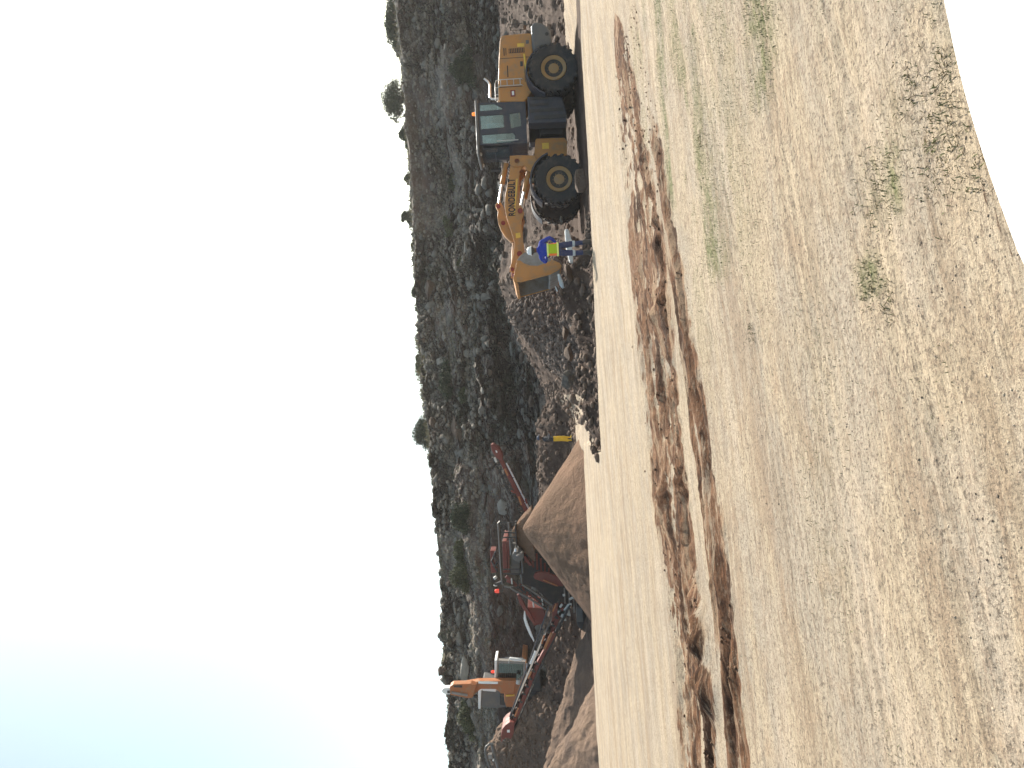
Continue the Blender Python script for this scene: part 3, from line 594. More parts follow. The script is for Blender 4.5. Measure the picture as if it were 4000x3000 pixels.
# tank and step box between the wheels
for sg in (1, -1):
    mb = MB(); bx = lp(r1, [(935, 985), (1345, 985), (1395, 1170), (1400, 1285), (1000, 1300), (950, 1300)], 1.1); mb.prism(bx, sg * .55, sg * 1.1); tb = mb.build('tank', M['charcoal'], L, 0.03)
    if sg > 0:
        mb = MB()
        for (x0, y0, x1, y1) in ((965, 1075, 1180, 1088), (965, 1000, 1180, 1012), (1015, 1215, 1400, 1235), (965, 1140, 1360, 1150)):
            a = LF.at(*r1(x0, y0), 1.11); b = LF.at(*r1(x1, y1), 1.11); mb.box(((a[0] + b[0]) / 2, 1.11, (a[1] + b[1]) / 2), (abs(a[0] - b[0]), .03, abs(a[1] - b[1])))
        for (x0, y0, x1, y1) in ((1080, 1000, 1090, 1180), (1212, 1000, 1222, 1180), (1335, 990, 1345, 1180), (1180, 990, 1190, 1290)):
            a = LF.at(*r1(x0, y0), 1.11); b = LF.at(*r1(x1, y1), 1.11); mb.box(((a[0] + b[0]) / 2, 1.11, (a[1] + b[1]) / 2), (abs(a[0] - b[0]), .03, abs(a[1] - b[1])))
        mb.build('step', M['black'], tb, 0.005)
# cab
def lat_side(sg): return sg * .75
A1 = lambda x, y: LF.at(*r1(x, y), .75)
A2 = lambda x, y: LF.at(*r2(x, y), .75)
rear_t, rear_b = A1(335, 1062), A1(905, 1045); fr_t, fr_b = A1(375, 1560), A1(935, 1560)
floor_z = fr_b[1]; roof_z = (rear_t[1] + fr_t[1]) / 2 - 0.02; cx0, cx1 = rear_t[0], fr_t[0]
outer = [(rear_b[0], floor_z), (cx1 + 0.02, floor_z), (cx1, roof_z), (cx0, roof_z)]
W1 = [A1(352, 1085), A1(548, 1072), A1(640, 1122), A1(636, 1138), A1(355, 1160)]
W2 = [A1(372, 1215), A1(650, 1196), A1(660, 1350), A1(392, 1372)]
W3 = [A1(722, 1188), A1(850, 1174), A1(862, 1335), A1(742, 1358)]
W4 = [A1(400, 1440), A1(690, 1415), A1(770, 1415), A1(795, 1450), A1(785, 1505), A1(730, 1535), A1(410, 1540)]
clampz = lambda Wn: [(p[0], min(max(p[1], floor_z + .05), roof_z - .06)) for p in Wn]
wins = [clampz(w_) for w_ in (W1, W2, W3, W4)]
mb = MB()
for sg in (1, -1): holed(mb, outer, wins, sg * .75, sg * .70)
zl = floor_z + 0.62
holed(mb, [(-.70, floor_z), (.70, floor_z), (.70, roof_z), (-.70, roof_z)], [[(-.62, zl), (.62, zl), (.62, roof_z - .1), (-.62, roof_z - .1)]], cx1 - .05, cx1, None, 'x')
holed(mb, [(-.70, floor_z), (.70, floor_z), (.70, roof_z), (-.70, roof_z)], [[(-.58, zl + .15), (.58, zl + .15), (.58, roof_z - .14), (-.58, roof_z - .14)]], cx0, cx0 + .05, None, 'x')
mb.box(((cx0 + cx1) / 2, 0, floor_z + .03), (cx1 - cx0 - .1, 1.4, .06))
cab = mb.build('cab', M['charcoal'], L, 0.012)
for sg in (1, -1):
    for w_ in wins:
        mb = MB(); mb.prism(w_, sg * .72, sg * .726); mb.build('window', M['glass'], cab)
mb = MB(); mb.box((cx1 - .025, 0, (zl + roof_z - .1) / 2), (.006, 1.24, roof_z - .1 - zl)); mb.build('windscreen', M['glass'], cab)
mb = MB(); mb.box((cx0 + .025, 0, (zl + roof_z) / 2), (.006, 1.16, roof_z - .29 - zl)); mb.build('rear_window', M['glass'], cab)
mb = MB(); mb.box(((cx0 + cx1) / 2 + .12, 0, roof_z + .05), (cx1 - cx0 + .42, 1.62, .10)); mb.build('roof', M['grey'], cab, 0.035)
mb = MB()
for k in range(15):
    y = -.66 + k * 1.32 / 14; mb.tube([(cx1 + .09, y, zl - .12), (cx1 + .09, y, roof_z - .04)], .010, 5)
for z in (zl - .12, (zl + roof_z) / 2, roof_z - .04): mb.tube([(cx1 + .09, -.68, z), (cx1 + .09, .68, z)], .013, 6)
mb.build('windscreen_guard', M['charcoal'], cab)
mb = MB(); mb.box((0, 0, 0), (.5, .5, .12), Matrix.Translation(((cx0 + cx1) / 2 - .2, 0, floor_z + .5))); mb.box((0, 0, 0), (.12, .48, .62), Matrix.Translation(((cx0 + cx1) / 2 - .45, 0, floor_z + .85))); mb.box(((cx0 + cx1) / 2 - .2, 0, floor_z + .24), (.3, .3, .42)); mb.build('seat', M['black'], cab, .03)
mb = MB(); mb.tube([(cx1 - .3, 0, floor_z + .1), (cx1 - .42, 0, floor_z + .82)], .04, 8)
mb.tube([(cx1 - .42 + .18 * math.cos(a) * .5, .18 * math.sin(a), floor_z + .84 + .18 * math.cos(a) * .5) for a in [2 * math.pi * k / 16 for k in range(17)]], .015, 6); mb.build('steering_wheel', M['black'], cab)
b_ = LF.at(*r1(272, 1197), .3)
mb = MB(); mb.tube([(b_[0], .3, roof_z + .09), (b_[0], .3, roof_z + .14)], .07, 12); bb = mb.build('beacon_base', M['black'], cab)
mb = MB(); mb.tube([(b_[0], .3, roof_z + .14), (b_[0], .3, roof_z + .22), (b_[0], .3, roof_z + .25)], [.065, .06, .03], 14); mb.build('beacon', M['amber'], L)
for sg in (1, -1):
    mb = MB(); mb.tube([(cx1 - .1, sg * .76, floor_z + .3), (cx1 - .08, sg * .82, floor_z + .3), (cx1 - .08, sg * .82, floor_z + 1.0), (cx1 - .1, sg * .76, floor_z + 1.0)], .015, 6); mb.build('grab_handle', M['rail'], cab)
    mb = MB(); mb.tube([(cx1 + .05, sg * .75, roof_z - .1), (cx1 + .28, sg * .98, roof_z - .15), (cx1 + .28, sg * .98, roof_z - .3)], .012, 6); mb.box((cx1 + .28, sg * .98, roof_z - .42), (.05, .22, .34)); mb.build('mirror', M['black'], cab, .006)
    mb = MB(); mb.lathe([(.07, 0), (.08, .05), (.06, .09)], 14, Matrix.Translation((cx1 + .28, sg * .55, roof_z + .02)) @ Matrix.Rotation(R(90), 4, 'Z')); mb.build('work_lamp', M['rail'], cab)
# rails, ladder and exhaust behind the cab
hz = LF.at(*r1(596, 900), .78)[1]
for sg in (1, -1):
    mb = MB(); Y_ = .7 * sg; a = LF.at(*r1(500, 1040), .7); b = LF.at(*r1(560, 800), .7); c = LF.at(*r1(596, 840), .7)
    mb.tube([(a[0], Y_, a[1] - .18), (b[0] + .1, Y_, a[1] - .18), (b[0], Y_, a[1] - .22), (b[0] - .02, Y_, hz - .02)], .018, 8)
    for f in (.3, .65): x = a[0] + (b[0] - a[0]) * f; mb.tube([(x, Y_, hz - .02), (x, Y_, a[1] - .18)], .014, 6)
    mb.build('guard_rail', M['rail'], L)
a = LF.at(*r1(497, 1035), .45); b = LF.at(*r1(492, 830), .45); c = LF.at(*r1(465, 805), .45); d_ = LF.at(*r1(425, 775), .45)
mb = MB(); mb.tube([(a[0] - .05, .45, hz - .1), (a[0] - .05, .45, a[1] - .06), (a[0] - .12, .45, a[1]), (b[0] + .05, .45, b[1]), (b[0], .45, b[1] + .02), (c[0], .45, c[1]), (d_[0], .45, d_[1])], [.04, .04, .036, .036, .036, .034, .03], 10); mb.build('exhaust_pipe', M['chrome'], L, smooth=True)
mb = MB(); la = LF.at(*r1(602, 803), .8); lb = LF.at(*r1(870, 860), .8)
for x in (la[0], lb[0]): mb.tube([(x, .80, la[1] + .02), (x, .88, la[1] - .02), (x, .88, lb[1]), (x, .80, lb[1] - .04)], .013, 6)
for k in range(4): z = lb[1] + .05 + k * (la[1] - lb[1] - .1) / 3; mb.tube([(la[0], .88, z), (lb[0], .88, z)], .012, 6)
mb.build('ladder', M['rail'], L)
a = LF.at(*r1(905, 150), .5)
mb = MB(); mb.box((a[0], .5, a[1]), (.14, .3, .1)); mb.tube([(a[0] - .02, .6, a[1]), (a[0] - .02, .6, a[1] + .55)], .01, 6); mb.tube([(a[0] + .06, .35, a[1]), (a[0] + .06, .35, a[1] + .5), (a[0] - .02, .6, a[1] + .55)], .01, 6); mb.build('lamp_bracket', M['black'], L)
# front frame and tower
mb = MB(); ff = lp(r1, [(1030, 1495), (1045, 1480), (1375, 1470)], .5) + lp(r2, [(1100, 120), (1100, 250), (800, 330), (800, 215)], .5)
mb.prism(ff, -.5, .5); mb.box((WB, 0, .81), (.4, 1.7, .4)); ffo = mb.build('front_frame', M['yellow'], L, .02)
a = LF.at(*r2(870, 140), .51); b = LF.at(*r2(935, 190), .51); mb = MB(); mb.box(((a[0] + b[0]) / 2, .505, (a[1] + b[1]) / 2), (abs(a[0] - b[0]), .012, abs(a[1] - b[1]))); mb.build('frame_decal', M['decalyellow'], ffo)
mb = MB()
for sg in (1, -1): mb.prism(lp(r2, [(572, 258), (640, 252), (800, 255), (830, 300), (800, 420), (740, 400), (715, 350), (600, 358), (572, 330)], .62), sg * .56, sg * .64)
mb.prism(lp(r2, [(640, 262), (830, 262), (830, 400), (760, 380)], .5), -.5, .5); mb.build('boom_tower', M['yellow'], L, .015)
for sg in (1, -1):
    mb = MB()
    for k in range(11):
        a = R(38 + k * 11); a2 = R(38 + (k + 1) * 11); x0 = WB
        rr0, rr1 = .90, .95
        mb.prism([(x0 + rr0 * math.cos(a), .81 + rr0 * math.sin(a)), (x0 + rr1 * math.cos(a), .81 + rr1 * math.sin(a)), (x0 + rr1 * math.cos(a2), .81 + rr1 * math.sin(a2)), (x0 + rr0 * math.cos(a2), .81 + rr0 * math.sin(a2))], sg * .72, sg * 1.36)
    mb.build('fender', M['charcoal'], L)
# boom arms
bp = [(578, 262), (578, 345), (556, 480), (527, 640), (525, 740), (545, 830), (575, 930), (600, 1010), (613, 1060), (606, 1150), (590, 1240), (572, 1290), (575, 1325), (600, 1340), (622, 1320), (632, 1260), (650, 1200), (690, 1170), (705, 1110), (692, 1000), (682, 900), (690, 830), (705, 790), (690, 740), (655, 690), (648, 600), (655, 500), (660, 400), (700, 350), (690, 275)]
mb = MB()
for sg in (1, -1): mb.prism(lp(r2, bp, .58), sg * .46, sg * .58)
for p_ in ((600, 900), (640, 420)): q = LF.at(*r2(*p_), .58); mb.tube([(q[0], -.5, q[1]), (q[0], .5, q[1])], .11, 12)
boom = mb.build('boom', M['yellow'], L, .012)
t0 = LF.at(*r2(624, 812), .585); t1 = LF.at(*r2(619, 466), .585); tt0 = LF.at(*r2(556, 812), .585)
ang = math.atan2(t1[1] - t0[1], -(t1[0] - t0[0])); ln = math.hypot(t1[0] - t0[0], t1[1] - t0[1])
tm = Matrix.Translation((t0[0], .588, t0[1])) @ Matrix.Rotation(-ang * -1, 4, 'Y').inverted() if False else None
ex = Vector((t1[0] - t0[0], 0, t1[1] - t0[1])).normalized(); ez = Vector((0, 1, 0)); ey = ez.cross(ex)
if ey.z < 0: ey = -ey
tmx = Matrix((( ex.x, ey.x, ez.x, t0[0]), (ex.y, ey.y, ez.y, .586), (ex.z, ey.z, ez.z, t0[1]), (0, 0, 0, 1)))
text_mesh('lettering', 'RONDEBULT', abs(tt0[1] - t0[1]) * .97, ln, M['decal'], boom, tmx, .003, 0.03)
mb = MB(); mb.prism(lp(r2, [(633, 470), (644, 470), (618, 815), (607, 815)], .58), .58, .585); mb.build('stripe_decal', M['decalyellow'], boom)
mb = MB(); mb.prism(lp(r2, [(625, 975), (668, 968), (672, 1012), (630, 1020)], .58), .58, .585); mb.build('badge_decal', M['decalyellow'], boom)
for p_ in ((640, 312), (662, 1165), (596, 1308), (668, 768)):
    q = LF.at(*r2(*p_), .58); mb = MB(); mb.tube([(q[0], -.64, q[1]), (q[0], .64, q[1])], .085 if p_ != (596, 1308) else .06, 16); mb.build('pin', M['pinred'], boom)
mb = MB(); mb.prism(lp(r2, [(436, 712), (452, 688), (490, 690), (520, 740), (550, 870), (590, 980), (616, 1062), (580, 1050), (530, 1005), (488, 940), (465, 880), (455, 820), (462, 770)], .12), -.12, .12)
rk = mb.build('rocker_arm', M['yellow'], L, .02)
for p_ in ((466, 727), (511, 880)):
    q = LF.at(*r2(*p_), .12); mb = MB(); mb.tube([(q[0], -.15, q[1]), (q[0], .15, q[1])], .075, 14); mb.build('pin', M['pinred'], rk)
a = LF.at(*r2(610, 1045), .0); b = LF.at(*r2(598, 1290), .0); mb = MB(); mb.tube([(a[0], 0, a[1]), (b[0], 0, b[1])], .06, 8); mb.build('link_rod', M['yellow'], L)
a = LF.at(*r2(540, 330), 0); b = LF.at(*r2(500, 520), 0); c = LF.at(*r2(466, 727), 0)
mb = MB(); mb.tube([(a[0], 0, a[1]), (b[0], 0, b[1])], .085, 12); tc_ = mb.build('tilt_cylinder', M['yellow'], L); mb = MB(); mb.tube([(b[0], 0, b[1]), (c[0], 0, c[1])], .045, 10); mb.build('rod', M['chrome'], tc_)
for sg in (1, -1):
    a = LF.at(*r2(745, 405), .42); b = LF.at(*r2(705, 590), .42); c = LF.at(*r2(668, 768), .42)
    mb = MB(); mb.tube([(a[0], sg * .38, a[1]), (b[0], sg * .38, b[1])], .085, 14); lc = mb.build('lift_cylinder', M['yellow'], L); mb = MB(); mb.tube([(b[0], sg * .38, b[1]), (c[0], sg * .38, c[1])], .05, 12); mb.build('rod', M['chrome'], lc)
    a = LF.at(*r2(775, 485), 1.0); mb = MB(); mb.box((a[0], sg * .95, a[1]), (.12, .2, .16)); mb.tube([(a[0], sg * .95, a[1]), (a[0] - .25, sg * .8, a[1] - .1)], .02, 6); mb.build('headlight', M['rail'], L, .02)
# hoses
mb = MB()
for k in range(4):
    a = LF.at(*r2(520 + 18 * k, 380), 0); b = LF.at(*r2(560 + 30 * k, 300), 0); mb.tube([(b[0] - .1, -.2 + .12 * k, b[1]), (a[0], -.2 + .12 * k, a[1] + .03), (a[0] + .25, -.15 + .1 * k, a[1] - .12 - .05 * k)], .02, 6)
mb.build('hose', M['black'], L)
# bucket
BW = 1.48
side = [(603, 1392), (622, 1425), (656, 1424), (800, 1386), (950, 1345), (1036, 1302), (1052, 1275), (1035, 1250), (955, 1212), (890, 1180), (820, 1150), (760, 1138), (710, 1146), (665, 1180), (640, 1220), (622, 1300)]
sp = lp(r2, side, BW); shell = sp[5:] + sp[:1]
mb = MB()
for sg in (1, -1): mb.prism(sp, sg * BW, sg * (BW - .035))
th = .035; cen = Vector((sum(p[0] for p in sp) / len(sp), 0, sum(p[1] for p in sp) / len(sp)))
for k in range(len(shell) - 1):
    a, b = shell[k], shell[k + 1]; ia = (a[0] + (cen.x - a[0]) * .05, a[1] + (cen.z - a[1]) * .05); ib = (b[0] + (cen.x - b[0]) * .05, b[1] + (cen.z - b[1]) * .05)
    mb.prism([a, b, ib, ia], -BW + .03, BW - .03)
bk = mb.build('bucket', M['yellow'], L, .006)
mb = MB(); mb.prism(lp(r2, [(640, 1222), (668, 1184), (712, 1150), (760, 1142), (820, 1153), (890, 1183), (950, 1212), (955, 1225), (900, 1252), (830, 1275), (760, 1272), (700, 1250), (668, 1226)], BW + .004), BW, BW + .006); mb.build('worn_patch', M['worn'], bk)
mb = MB(); mb.prism([sp[5], (sp[5][0] * .93 + cen.x * .07, sp[5][1] * .93 + cen.z * .07), (sp[4][0] * .9 + cen.x * .1, sp[4][1] * .9 + cen.z * .1), sp[4]], -BW, BW); mb.build('cutting_edge', M['worn'], bk, .005)
mb = MB()
for k in range(len(shell) - 1):
    f0, f1 = .07, .075; g = lambda p, f: (p[0] + (cen.x - p[0]) * f, p[1] + (cen.z - p[1]) * f)
    mb.prism([g(shell[k], .06), g(shell[k + 1], .06), g(shell[k + 1], .075), g(shell[k], .075)], -BW + .04, BW - .04)
for sg in (1, -1): mb.prism([g(p, .08) for p in sp], sg * (BW - .045), sg * (BW - .05))
mb.build('liner', M['worn'], bk)
mb = MB(); mb.prism(lp(r2, [(656, 1424), (668, 1430), (950, 1356), (1030, 1312), (1036, 1302), (950, 1343), (800, 1384)], BW), BW - .02, BW + .05); mb.prism([(p[0], p[1]) for p in lp(r2, [(598, 1384), (603, 1392), (650, 1440), (622, 1445)], BW)], -BW, BW); mb.build('edge_rib', M['yellow'], bk, .006)
for y in (-.5, .5):
    mb = MB(); mb.prism(lp(r2, [(640, 1300), (570, 1330), (572, 1280), (600, 1240), (640, 1150), (700, 1130), (720, 1160), (665, 1200)], .6), y - .05, y + .05)
    mb.build('bracket', M['yellow'], bk, .006)
# wheels
for (x, z) in ((0, .81), (WB, .81)):
    for sg in (1, -1):
        m_ = Matrix.Translation((x, sg * 1.07, z)) @ Matrix.Rotation(random.Random(int(x * 9 + sg)).random() * 6, 4, 'Y')
        t_ = tyre_mb(.81, .6, m_).build('tyre', M['rubber'], L, 0.0, True); rim_mb(.81, .6, m_, sg).build('rim', M['rim'], t_, 0.0, True)
# ------------------------------------------------------------------ people
def skin_mesh(verts, edges, radii, root=0, sub=2):
    me = bpy.data.meshes.new('tmp'); me.from_pydata(verts, edges, []); o = bpy.data.objects.new('tmp', me); C.objects.link(o)
    md = o.modifiers.new('s', 'SKIN'); md.use_smooth_shade = True; md.branch_smoothing = 0.4
    for v, r in zip(me.skin_vertices[0].data, radii): v.radius = r if isinstance(r, tuple) else (r, r)
    me.skin_vertices[0].data[root].use_root = True
    sb = o.modifiers.new('u', 'SUBSURF'); sb.levels = sub; sb.render_levels = sub
    bpy.context.view_layer.update(); q = bpy.data.meshes.new_from_object(o.evaluated_get(bpy.context.evaluated_depsgraph_get())); bpy.data.objects.remove(o); return q
def person(root, rz, pose, mats, label, sc_=1.0):
    """pose: joint name -> (x, y, z); the figure faces local -y ... x to its left-hand side."""
    E = empty('person', root, label, 'person', rz)
    J = pose; names = list(J); idx = {k: i for i, k in enumerate(names)}
    ED = [('pelvis', 'waist'), ('waist', 'chest'), ('chest', 'neck'), ('neck', 'head0'), ('head0', 'head1'), ('head1', 'head2')]
    for s in 'LR': ED += [('chest', 'sh' + s), ('sh' + s, 'el' + s), ('el' + s, 'wr' + s), ('wr' + s, 'pa' + s), ('pelvis', 'hi' + s), ('hi' + s, 'kn' + s), ('kn' + s, 'an' + s), ('an' + s, 'to' + s)]
    RD = dict(pelvis=(.165, .125), waist=(.15, .115), chest=(.175, .125), neck=.062, head0=.075, head1=.098, head2=.07)
    for s in 'LR': RD.update({'sh' + s: .082, 'el' + s: .058, 'wr' + s: .040, 'pa' + s: (.045, .026), 'hi' + s: .105, 'kn' + s: .078, 'an' + s: .062, 'to' + s: (.05, .04)})
    me = skin_mesh([J[k] for k in names], [(idx[a], idx[b]) for a, b in ED], [RD[k] for k in names], idx['pelvis'])
    bm = bmesh.new(); bm.from_mesh(me)
    def chain(pts, rs, n=6):
        t = MB(); t.tube(pts, rs, n); vs = [bm.verts.new(v) for v in t.v]
        for f in t.f:
            try: bm.faces.new([vs[i] for i in f])
            except ValueError: pass
    for s in 'LR':                              # five fingers, curled, the thumb off the side of the palm
        w_, p_ = Vector(J['wr' + s]), Vector(J['pa' + s]); d = (p_ - w_).normalized(); side = d.cross(Vector((0, 1, 0.2))).normalized(); cu = d.cross(side).normalized()
        for k in range(4):
            b = p_ + side * (-.03 + .02 * k) + d * .012; l = (.062, .074, .07, .055)[k]
            chain([b, b + d * l * .5 + cu * .008, b + d * l * .8 + cu * .03, b + d * l * .85 + cu * .05], [.0095, .009, .008, .006])
        b = p_ - side * .035 - d * .03; chain([b, b - side * .03 + d * .025, b - side * .035 + d * .055 + cu * .015], [.012, .011, .008])
    h1 = Vector(J['head1'])                     # nose, ears
    chain([h1 + Vector((0, -.085, .0)), h1 + Vector((0, -.118, -.02)), h1 + Vector((0, -.095, -.035))], [.01, .014, .012])
    for sx in (-1, 1): chain([h1 + Vector((sx * .085, .0, .02)), h1 + Vector((sx * .1, .012, 0)), h1 + Vector((sx * .088, .0, -.03))], [.012, .018, .01])
    me.materials.clear()
    for k in ('skin', 'top', 'legs'): me.materials.append(M[mats[k]])
    for f in bm.faces:
        c = f.calc_center_median(); z = c.z; m = 1 if z > J['pelvis'][2] + .02 else 2
        if z > J['neck'][2] + .03: m = 0
        for s in 'LR':
            w_, e_ = Vector(J['wr' + s]), Vector(J['el' + s])
            if (c - w_).length < .2 and (c - w_).dot(w_ - e_) > 0.004: m = 0
            elif m == 2 and abs(c.x) > .24 and z > J['kn' + s][2] + .1 : m = 1
        f.material_index = m; f.smooth = True
    bm.to_mesh(me); bm.free()
    body = bpy.data.objects.new('body', me); C.objects.link(body); body.parent = E
    tx = bpy.data.textures.get('folds') or bpy.data.textures.new('folds', 'CLOUDS'); tx.noise_scale = .11
    dm = body.modifiers.new('folds', 'DISPLACE'); dm.texture = tx; dm.strength = .03; dm.mid_level = .5
    def patch(name, mat, test, off=.012, z0=0, z1=3, x0=-1, x1=1, y0=-1):
        bm = bmesh.new(); bm.from_mesh(me)
        for co_, no_ in (((0, 0, z0), (0, 0, 1)), ((0, 0, z1), (0, 0, 1)), ((x0, 0, 0), (1, 0, 0)), ((x1, 0, 0), (1, 0, 0))): bmesh.ops.bisect_plane(bm, geom=bm.verts[:] + bm.edges[:] + bm.faces[:], plane_co=co_, plane_no=no_)
        T_ = lambda c, n: z0 < c.z < z1 and x0 < c.x < x1 and c.y > y0 and test(c, n)
        bmesh.ops.delete(bm, geom=[f for f in bm.faces if not T_(f.calc_center_median(), f.normal)], context='FACES')
        for v in bm.verts: v.co += v.normal * off
        isl, seen = [], set()
        for v in bm.verts:
            if v in seen: continue
            st, cur = [v], []; seen.add(v)
            while st:
                q = st.pop(); cur.append(q)
                for e in q.link_edges:
                    o2 = e.other_vert(q)
                    if o2 not in seen: seen.add(o2); st.append(o2)
            isl.append(cur)
        if len(isl) > 1:
            isl.sort(key=len); bmesh.ops.delete(bm, geom=[v for c_ in isl[:-1] for v in c_], context='VERTS')
        m2 = bpy.data.meshes.new(name); bm.to_mesh(m2); bm.free(); m2.materials.clear(); m2.materials.append(M[mat])
        for p in m2.polygons: p.material_index = 0
        o = bpy.data.objects.new(name, m2); C.objects.link(o); o.parent = E
        so = o.modifiers.new('t', 'SOLIDIFY'); so.thickness = .006; return o
    for s in 'LR':
        a, t = Vector(J['an' + s]), Vector(J['to' + s]); mb = MB()
        mb.tube([a + Vector((0, .015, .16)), a + Vector((0, .012, .04)), a + Vector((0, .02, -.045))], [.062, .066, .07], 14)
        mb.tube([a + Vector((0, .05, -.05)), a + Vector((0, -.03, -.045)), (t + a) / 2 + Vector((0, 0, -.01)), t + Vector((0, 0, -.01)), t + Vector((0, -.05, -.018))], [.045, .056, .055, .052, .03], 12)
        mb.build('boot', M[mats['boot']], E, 0, True)
    return E, body, patch, J
# the man in blue seen from behind: local frame turned so he faces away (+Y world)
mp = P(2313, 966, 20.8)
bl = person((mp.x, 20.8, mp.z), math.pi, dict(
    pelvis=(0, 0, .98), waist=(.0, -.01, 1.14), chest=(.01, .0, 1.36), neck=(.0, .0, 1.52), head0=(.0, -.01, 1.60), head1=(.005, -.02, 1.67), head2=(.005, -.015, 1.74),
    shR=(.20, .0, 1.44), elR=(.34, -.10, 1.30), wrR=(.16, -.30, 1.28), paR=(.10, -.36, 1.30),
    shL=(-.20, .0, 1.43), elL=(-.34, -.03, 1.16), wrL=(-.24, -.20, 1.0), paL=(-.19, -.25, .96),
    hiL=(-.10, 0, .90), knL=(-.13, -.01, .50), anL=(-.15, .02, .10), toL=(-.17, -.13, .045),
    hiR=(.10, 0, .90), knR=(.13, -.01, .50), anR=(.14, .02, .10), toR=(.17, -.13, .045)),
    dict(skin='skin', top='blue', legs='navy', boot='boot'), 'person in blue overalls and white hard hat with back turned, standing at the pad edge')
E, body, patch, J = bl
patch('back_panel', 'lime', lambda c, n: True, .016, .985, 1.215, -.125, .125, .0)
for x0_, x1_ in ((.125, .165), (-.165, -.125)): patch('side_panel', 'orangecloth', lambda c, n: True, .016, .985, 1.215, x0_, x1_, .0)
patch('reflective_band', 'limepale', lambda c, n: True, .02, 1.215, 1.262, -.19, .19)
patch('reflective_band', 'limepale', lambda c, n: True, .02, .935, .985, -.19, .19)
for s in (-1, 1): patch('knee_band', 'tape', lambda c, n: c.x * s > 0, .012, .475, .545)
def hat(E, c, mat, brim=True):
    mb = MB(); n = 20; c = Vector(c)
    for k in range(7):
        a0, a1 = R(k * 13), R((k + 1) * 13)
    vs = []; prof = [(.116, 0), (.117, .02), (.112, .06), (.095, .09), (.06, .112), (.02, .12)]
    mb.M = Matrix.Translation(c) @ Matrix.Rotation(R(90), 4, 'X'); mb.lathe([(r, y) for r, y in prof], 22)
    if brim: mb.M = Matrix.Translation(c + Vector((0, -.035, .0))) @ Matrix.Diagonal((1, 1.12, 1, 1)) @ Matrix.Rotation(R(90), 4, 'X'); mb.lathe([(.115, -.004), (.138, -.006), (.138, .004), (.115, .012)], 22)
    mb.M = Matrix.Translation(c); mb.box((0, 0, .118), (.03, .14, .012)); return mb.build('helmet', M[mat], E, 0, True)
hat(E, (.005, -.015, 1.70), 'helmet')
mb = MB(); mb.ico((.005, .01, 1.665), (.094, .085, .075), 2); mb.build('hair', M['black'], E, 0, True)
# the far man in a dark jacket and yellow trousers
yp = P(2238, 1711, 37.0)
ye_ = person((yp.x, 37.0, yp.z), R(75), dict(
    pelvis=(0, 0, .95), waist=(.0, -.0, 1.10), chest=(0, -.02, 1.33), neck=(0, -.05, 1.50), head0=(0, -.07, 1.57), head1=(0, -.09, 1.64), head2=(0, -.08, 1.70),
    shR=(-.19, .0, 1.42), elR=(-.26, -.06, 1.18), wrR=(-.17, -.27, 1.12), paR=(-.12, -.33, 1.12),
    shL=(.19, -.0, 1.42), elL=(.25, -.06, 1.18), wrL=(.16, -.27, 1.14), paL=(.11, -.33, 1.15),
    hiL=(.10, 0, .88), knL=(.12, -.03, .48), anL=(.12, .04, .09), toL=(.13, -.11, .04), hiR=(-.10, 0, .88), knR=(-.12, .02, .48), anR=(-.12, .1, .09), toR=(-.13, -.05, .04)),
    dict(skin='skin', top='darkjacket', legs='yellowcloth', boot='boot'), 'person in dark jacket and yellow trousers standing before the gravel bank')
hat(ye_[0], (0, -.085, 1.67), 'helmetdark')

# ------------------------------------------------------------------ excavator on the bench
def wpoly(conv, pts, d): return [(P(*conv(*p), d).x, P(*conv(*p), d).z) for p in pts]
class Mach:
    def __init__(s, name, x, y, z, label, cat): s.E = empty(name, (x, y, z), label, cat); s.o = Vector((x, y, z))
    def q(s, conv, p, d): v = P(*conv(*p), d) - s.o; return v
    def pr(s, name, mat, conv, pts, d0, d1, parent=None, bevel=.02):
        mb = MB(); w_ = [(s.q(conv, p, d0).x, s.q(conv, p, d0).z) for p in pts]; mb.prism(w_, d0 - s.o.y, d1 - s.o.y); return mb.build(name, M[mat], parent or s.E, bevel)
    def tb(s, name, mat, conv, lines, d, r, parent=None, n=8):
        mb = MB()
        for l in lines:
            dd = d if not isinstance(l[0], (int, float)) else l[0]; pts = l if not isinstance(l[0], (int, float)) else l[1:]
            mb.tube([s.q(conv, p, dd) for p in pts], r, n)
        return mb.build(name, M[mat], parent or s.E)
xb = P(2090, 2700, 43)
X_ = Mach('excavator', xb.x, 43.5, 2.05, 'orange excavator with white-framed cab and raised boom on the bench above the left conveyor', 'excavator')
X_.pr('track', 'black', r6, [(975, 800), (900, 790), (870, 830), (870, 940), (900, 960), (985, 960)], 42.6, 46.0, None, .08)
X_.pr('track', 'black', r6, [(985, 1040), (870, 1040), (850, 1080), (850, 1200), (880, 1235), (985, 1240)], 42.6, 46.0, None, .08)
X_.pr('undercarriage', 'grey', r6, [(960, 940), (880, 940), (870, 1040), (960, 1045)], 43.2, 45.4)
X_.pr('house', 'orange', r6, [(850, 700), (800, 690), (790, 860), (735, 860), (640, 955), (640, 1040), (655, 1095), (740, 1100), (850, 1085)], 43.0, 46.2, None, .06)
X_.pr('engine_hood', 'grey', r6, [(725, 945), (420, 940), (425, 1100), (560, 1108), (640, 1100), (725, 1090)], 43.6, 46.4, None, .06)
X_.pr('hood_edge', 'white', r6, [(428, 925), (398, 930), (400, 1112), (420, 1112)], 43.5, 43.7)
X_.pr('counterweight', 'white', r6, [(560, 925), (440, 925), (440, 945), (560, 955)], 43.4, 43.6)
X_.pr('hood_vent', 'black', r6, [(720, 985), (600, 985), (600, 1075), (640, 1080), (720, 1060)], 43.35, 43.61)
X_.pr('trim_strip', 'decalyellow', r6, [(735, 980), (655, 985), (655, 1000), (735, 995)], 42.9, 43.1)
